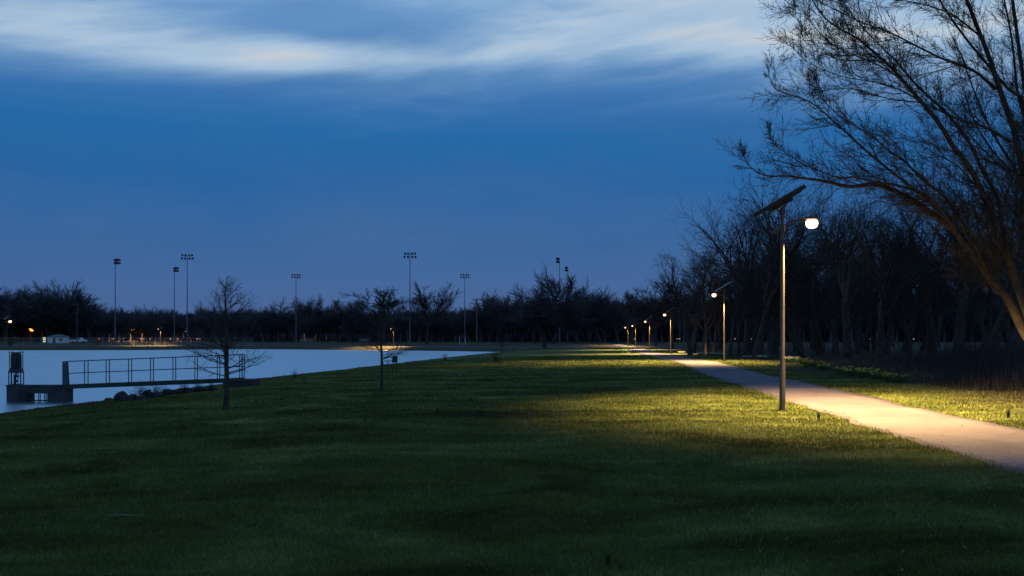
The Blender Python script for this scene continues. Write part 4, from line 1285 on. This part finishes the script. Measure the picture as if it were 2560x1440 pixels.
def bush_mesh(seed, n=26):
    rgb = random.Random(seed); out = []
    for _ in range(n):
        a = rgb.uniform(0, 6.28); el = R(rgb.uniform(40, 88))
        grow(rgb, (rgb.gauss(0, .06), rgb.gauss(0, .06), -.05), (math.cos(a) * math.cos(el), math.sin(a) * math.cos(el), math.sin(el)), rgb.uniform(.5, 1), .009, 0, bush_cfg, out)
    v, q = tubes([(a, b, 3) for l, a, b in out]); return np_mesh('bare_bush', v, q, M['twig'])


BM = [bush_mesh(s) for s in (1, 2)]
for i, (px, py, h, lab) in enumerate([(350, 998, .62, 'round bare bush among the boulders below the footbridge'), (388, 992, .5, 'thin bare bush right of the round one'), (412, 990, .4, 'low bare bush on the bank under the bridge middle'),
                        (462, 984, .45, 'bare bush on the bank below the bridge right half'), (495, 981, .45, 'twiggy bush left of the cypress trunk'), (528, 979, .4, 'low twiggy bush against the cypress trunk'),
                        (735, 947, .5, 'sparse weed stalks on the bank right of the footbridge'), (1112, 902, .6, 'sparse bush on the bank near the lake tip'), (1240, 905, .9, 'low bush on the lawn near the sapling at the lake tip')]):
    o = link('bare_bush', BM[i % 2], None, onrow(px, py, 20, 200)); o.scale = (h * (.9 if i != 6 else .4), h * .8, h); o.rotation_euler = (0, 0, i); tag(o, lab, 'bush', 'bare bushes along the shore')
for i, (px, d, h, lab) in enumerate([(243, 244, 1.6, 'round bush on the far bank before the fence'), (331, 244, 1.2, 'small round bush on the far bank right of the other'), (26, 238, 1.6, 'dark bush on the far bank near the left lamp')]):
    o = link('bare_bush', BM[i % 2], None, at(px, d)); o.scale = (h, h, h); o.rotation_euler = (0, 0, i); tag(o, lab, 'bush', 'bushes on the far bank')


# ------------------------------------------------------------------ the big tree at the right edge
def big_tree():
    rgt = random.Random(31)
    base = Vector(((2680 - 1280) / F * 29, 29, 0)); base.z = g(base.x, base.y)

    def W(px, py, d): return Vector(((px - 1280) / F * d, d, HC - (py - HOR) * d / F))
    o = empty('big_bare_tree', base, 'huge spreading bare tree leaning in over the path from the right edge', 'tree')
    limbs = [  # pixels, (depth start,end), (radius start,end)
        ([(2665, 985), (2610, 905), (2560, 826), (2521, 747), (2481, 703), (2427, 624), (2391, 580), (2344, 544), (2290, 508), (2236, 476), (2181, 461), (2127, 467), (2066, 454), (2019, 447), (1965, 440), (1922, 440), (1889, 429), (1864, 400)], (29, 27.2), (.30, .008), 0),
        ([(2391, 580), (2333, 500), (2260, 468), (2187, 455), (2135, 443), (2097, 444), (2048, 427), (2007, 410), (1979, 392), (1944, 368), (1927, 345)], (27.9, 27), (.075, .007), 1),
        ([(2640, 950), (2590, 840), (2560, 760), (2535, 689), (2517, 638), (2488, 570), (2461, 493), (2423, 417), (2382, 365), (2350, 312), (2302, 253), (2257, 201), (2215, 156), (2170, 118), (2146, 97), (2083, 62), (2048, 28), (2020, -20)], (28.8, 26), (.24, .012), 0),
        ([(2517, 638), (2505, 560), (2493, 493), (2458, 430), (2430, 368), (2396, 319), (2361, 278), (2316, 236), (2274, 194), (2238, 150), (2201, 115), (2150, 60), (2110, 10), (2080, -40)], (28.2, 27), (.115, .01), 1),
        ([(2690, 940), (2640, 800), (2600, 650), (2575, 540), (2560, 451), (2548, 382), (2531, 312), (2500, 226), (2475, 149), (2437, 52), (2413, -10), (2370, -120), (2330, -240)], (29, 27.5), (.27, .04), 0),
        ([(2600, 650), (2590, 450), (2575, 300), (2555, 174), (2531, 0), (2510, -130)], (29, 29.5), (.16, .05), 0),
        ([(2527, 354), (2465, 319), (2396, 299), (2343, 274), (2302, 257), (2239, 250), (2190, 238), (2130, 222), (2070, 225)], (28, 26.6), (.06, .007), 1),
        ([(2489, 222), (2430, 174), (2361, 149), (2291, 115), (2222, 80), (2170, 62), (2120, 40), (2060, 10), (2010, -20)], (27.8, 26.2), (.07, .008), 1),
        ([(2427, 624), (2330, 510), (2274, 465), (2222, 424), (2163, 375), (2118, 333), (2083, 302), (2048, 271), (2014, 250), (1972, 236), (1937, 222), (1923, 190)], (27.9, 26.2), (.085, .007), 1),
        ([(2481, 703), (2420, 580), (2361, 493), (2309, 451), (2257, 399), (2229, 382), (2187, 347), (2142, 316), (2097, 288), (2060, 250), (2045, 215)], (28.2, 26.8), (.09, .008), 1),
        ([(2590, 450), (2560, 264), (2520, 222), (2458, 149), (2413, 94), (2361, 21), (2330, -40)], (29, 28), (.10, .03), 1),
        ([(2450, 90), (2400, 50), (2361, 28), (2291, 7), (2204, -5), (2120, -10)], (27.7, 26.5), (.045, .008), 1),
        ([(2302, 253), (2250, 225), (2190, 205), (2120, 195), (2060, 175), (2010, 150), (1985, 120)], (26.7, 26), (.035, .006), 1),
        ([(2215, 156), (2160, 150), (2100, 150), (2050, 120), (2010, 80), (1990, 40)], (26.3, 25.5), (.03, .006), 1),
        ([(2257, 201), (2200, 165), (2140, 140), (2080, 110), (2030, 60), (2000, 10)], (26.5, 25.7), (.035, .006), 1),
        ([(2461, 493), (2400, 420), (2330, 380), (2280, 350), (2240, 345)], (28, 27), (.04, .006), 1),
        ([(2560, 451), (2500, 400), (2450, 330), (2420, 260), (2400, 180)], (28.3, 29.5), (.06, .01), 1),
        ([(2640, 800), (2590, 560), (2540, 430), (2480, 330), (2440, 240), (2400, 130)], (29.5, 31), (.12, .02), 1),
        ([(2640, 700), (2600, 500), (2580, 350), (2545, 240), (2530, 100), (2500, -50)], (29.5, 32), (.13, .03), 1),
        ([(2650, 900), (2560, 700), (2500, 600), (2430, 540), (2370, 520), (2310, 530)], (30, 31.5), (.12, .01), 1),
    ]
    main = []; tw = []
    cfg = dict(K=[6, 5, 3], n=[8, 5], wob=[.10, .15, .2], up=[.035, .03, .02], tip=[.3, .35, .5], t0=[.15, .1], ang=[(18, 48), (20, 55)], lf=[(.32, .6), (.3, .6)],
               rf=[(.5, .7), (.55, .8)], rmin=.0054, sh=.4)
    for pts, (da, db), (ra, rb), kind in limbs:
        n = len(pts); seg = []
        P = []
        for i, (x, y) in enumerate(pts):
            t = i / (n - 1); P.append(W(x, y, da + (db - da) * t + .25 * math.sin(i * 1.7 + x)) - base)
        # smooth resample (Catmull-Rom)
        S = []
        for i in range(n - 1):
            p0, p1, p2, p3 = P[max(i - 1, 0)], P[i], P[i + 1], P[min(i + 2, n - 1)]
            for j in range(3):
                u = j / 3
                S.append(.5 * ((2 * p1) + (p2 - p0) * u + (2 * p0 - 5 * p1 + 4 * p2 - p3) * u * u + (3 * p1 - p0 - 3 * p2 + p3) * u ** 3))
        S.append(P[-1]); m = len(S)
        rad = [(ra + (rb - ra) * (i / (m - 1)) ** .55) * .70 + .002 for i in range(m)]
        main.append(([tuple(q) for q in S], rad, 12 if ra > .1 else 7))
        # side branches
        acc = 0.
        step = .175
        for i in range(1, m):
            L = (S[i] - S[i - 1]).length; acc += L
            t = i / (m - 1)
            if t < (.22 if kind == 0 else .10): continue
            while acc > step:
                acc -= step * rgt.uniform(.75, 1.25)
                tan = (S[i] - S[i - 1]).normalized()
                dv = perp_dir(rgt, tan, R(rgt.uniform(18, 50)), Vector((-.3, 0, .45)))
                q = S[i - 1].lerp(S[i], rgt.random())
                ll = rgt.uniform(.4, 1.9) * (1.15 - .62 * t); r_ = min(rad[i] * .5, .006 + .012 * rgt.random() * (1.2 - t))
                grow(rgt, q, dv, ll, max(.006, r_), 0, cfg, tw)
        for k in range(3):
            grow(rgt, S[-1], perp_dir(rgt, (S[-1] - S[-2]).normalized(), R(15)), .5, .006, 0, cfg, tw)
    # trunk
    tr = [tuple(Vector((.55, 0, -.3))), (.3, 0, .4), (.0, 0, 1.2), (-.1, 0, 2.0)]
    main.append((tr, [.62, .48, .42, .34], 14))
    v, q = tubes(main); link('trunk', np_mesh('trunk', v, q, M['barklight']), o)
    v, q = tubes([(a, b, 4 if l == 0 else 3) for l, a, b in tw]); link('crown', np_mesh('crown', v, q, M['twig']), o)
    # last year's small leaves clinging to the upper twigs
    V = []; Fc = []
    for l, a, b in tw:
        if l != 2: continue
        c = Vector(a[-1]) + base
        ph = (HC - c.z) * F / c.y + HOR; pw = c.x / c.y * F + 1280
        dens = .75 * math.exp(-(((pw - 2110) / 150) ** 2 + ((ph - 100) / 130) ** 2)) + .10
        if rgt.random() > dens: continue
        for _ in range(2):
            e = Vector(a[rgt.randrange(len(a))]) + Vector((rgt.gauss(0, .02), rgt.gauss(0, .02), rgt.gauss(0, .02) - .02))
            u_ = Vector((rgt.gauss(0, 1), rgt.gauss(0, 1), rgt.gauss(0, 1) - 1)).normalized(); w_ = u_.orthogonal().normalized()
            s = rgt.uniform(.025, .05); k = len(V); V += [tuple(e), tuple(e + u_ * s * .5 + w_ * s * .28), tuple(e + u_ * s), tuple(e + u_ * s * .5 - w_ * s * .28)]
            Fc.append((k, k + 1, k + 2, k + 3))
    lf = link('leaves', np_mesh('leaves', V, Fc, M['bud'], False), o); lf['kind'] = 'stuff'


big_tree()

# ================================================================== SKY / WORLD
w = bpy.data.worlds.new('World'); sc.world = w; w.use_nodes = True; nt = w.node_tree
bg = nt.nodes['Background']; out = nt.nodes['World Output']
tc = node(nt, 'ShaderNodeTexCoord'); sep = node(nt, 'ShaderNodeSeparateXYZ'); nt.links.new(tc.outputs['Generated'], sep.inputs[0])
x, y, z = sep.outputs
rr = mth(nt, 'MAXIMUM', mth(nt, 'SQRT', mth(nt, 'ADD', mth(nt, 'MULTIPLY', x, x), mth(nt, 'MULTIPLY', y, y))), .02)
el = mth(nt, 'DIVIDE', z, rr)          # tangent of elevation
az = mth(nt, 'ARCTAN2', x, y)          # 0 straight ahead
# in the photo's frame: el = (838-row)/2489, az ~ (col-1280)/2489
c0 = node(nt, 'ShaderNodeCombineXYZ'); nt.links.new(mth(nt, 'MULTIPLY', az, 3.), c0.inputs[0]); nt.links.new(mth(nt, 'MULTIPLY', el, 11.), c0.inputs[1]); c0.inputs[2].default_value = 3.3
cvec0 = c0.outputs[0]
base = ramp(nt, mth(nt, 'MULTIPLY', el, 2.5, clamp=True), [
    (.0, (.072, .124, .285)), (.10, (.054, .126, .308)), (.22, (.032, .122, .325)), (.38, (.017, .122, .345)), (.50, (.015, .135, .375)), (.585, (.036, .162, .42)), (.68, (.09, .235, .50)), (.85, (.14, .32, .60)), (1., (.13, .30, .56))])
mott = noise_tex(nt, cvec0, 1., 5, .6)
base = mixc(nt, mth(nt, 'MULTIPLY', mth(nt, 'SUBTRACT', mott, .42), 1.6, clamp=True), base, (.058, .145, .335))
base = mixc(nt, mth(nt, 'MULTIPLY', mth(nt, 'SUBTRACT', el, .38), 4., clamp=True), base, (.046, .158, .352))
def cvec(sx, sy, shear=0., oz=0.):
    c = node(nt, 'ShaderNodeCombineXYZ')
    e2 = mth(nt, 'ADD', el, mth(nt, 'MULTIPLY', az, -shear))
    nt.links.new(mth(nt, 'MULTIPLY', az, sx), c.inputs[0]); nt.links.new(mth(nt, 'MULTIPLY', e2, sy), c.inputs[1]); c.inputs[2].default_value = oz
    return c.outputs[0]
n1 = noise_tex(nt, cvec(3.2, 17., .10, .3), 1., 6, .52, .35)
n2 = noise_tex(nt, cvec(7., 42., .13, 4.), 1., 5, .55, .4)
n3 = noise_tex(nt, cvec(1.6, 6., .0, 8.), 1., 3, .5)


def blob(px, py, sx, sy, amp):
    a0 = math.atan((px - 1280) / F); e0 = (HOR - py) / F * math.cos(a0)
    da = mth(nt, 'DIVIDE', mth(nt, 'SUBTRACT', az, a0), sx / F); de = mth(nt, 'DIVIDE', mth(nt, 'SUBTRACT', el, e0), sy / F)
    q = mth(nt, 'ADD', mth(nt, 'MULTIPLY', da, da), mth(nt, 'MULTIPLY', de, de))
    return mth(nt, 'MULTIPLY', mth(nt, 'EXPONENT', mth(nt, 'MULTIPLY', q, -1.)), amp)


dens = mth(nt, 'SUBTRACT', mth(nt, 'MINIMUM', el, .36), .236)
dens = mth(nt, 'MULTIPLY', dens, 4.6)
dens = mth(nt, 'ADD', dens, mth(nt, 'MULTIPLY', mth(nt, 'SUBTRACT', n1, .5), 1.9))
dens = mth(nt, 'ADD', dens, mth(nt, 'MULTIPLY', mth(nt, 'SUBTRACT', n2, .5), .5))
dens = mth(nt, 'ADD', dens, mth(nt, 'MULTIPLY', mth(nt, 'SUBTRACT', n3, .5), .7))
for bl in ((840, 55, 120, 48, -.75), (1020, 60, 140, 60, -.15), (230, 130, 460, 75, .46), (700, 145, 420, 60, .40), (1850, 100, 380, 50, .38), (1400, 40, 330, 50, .15), (560, 10, 260, 30, -.35), (1300, 185, 380, 26, -.15), (1700, 210, 500, 40, .10), (500, 215, 500, 30, .12), (2300, 60, 300, 150, .2)):
    dens = mth(nt, 'ADD', dens, blob(*bl))
dens = mth(nt, 'ADD', dens, .12)
# keep the clear belt below the cloud edge
gate = node(nt, 'ShaderNodeMapRange', interpolation_type='SMOOTHSTEP'); nt.links.new(mth(nt, 'ADD', el, mth(nt, 'MULTIPLY', mth(nt, 'SUBTRACT', n1, .5), .05)), gate.inputs['Value'])
gate.inputs['From Min'].default_value =   .172; gate.inputs['From Max'].default_value = .285
dens = mth(nt, 'MULTIPLY', mth(nt, 'MAXIMUM', dens, 0.), gate.outputs[0], clamp=True)
dens = mth(nt, 'MULTIPLY', dens, mth(nt, 'SUBTRACT', 1., mth(nt, 'MULTIPLY', mth(nt, 'SUBTRACT', el, .42), 2.5, clamp=True)), clamp=True)
ccol = ramp(nt, dens, [(0, (.10, .26, .50)), (.45, (.27, .44, .65)), (.8, (.40, .54, .70)), (1., (.56, .61, .66))])
fac = mth(nt, 'MULTIPLY', dens, 1.35, clamp=True)
col = mixc(nt, fac, base, ccol)
# dusk sky texture, sun below the horizon, adds its faint glow
skyt = node(nt, 'ShaderNodeTexSky', sky_type='NISHITA', sun_disc=False, sun_elevation=R(-3), sun_rotation=R(15))
addn = node(nt, 'ShaderNodeMix', data_type='RGBA', blend_type='ADD'); addn.inputs[0].default_value = .02
nt.links.new(col, addn.inputs[6]); nt.links.new(skyt.outputs[0], addn.inputs[7])
nt.links.new(addn.outputs[2], bg.inputs['Color']); bg.inputs['Strength'].default_value = 1.0

# ================================================================== CAMERA / RENDER
cam = bpy.data.cameras.new('camera'); co = bpy.data.objects.new('camera', cam); COL.objects.link(co)
cam.lens = 35; cam.sensor_width = 36; cam.clip_end = 6000; cam.shift_y = 118 / 2560
co.location = (0, 0, HC); co.rotation_euler = (R(90), 0, 0); sc.camera = co
sc.view_settings.view_transform = 'Standard'; sc.view_settings.look = 'None'; sc.view_settings.exposure = 0; sc.view_settings.gamma = 1
cy = sc.cycles
cy.use_denoising = True; cy.max_bounces = 5; cy.diffuse_bounces = 2; cy.glossy_bounces = 3; cy.transmission_bounces = 2; cy.volume_bounces = 0
cy.sample_clamp_indirect = 4
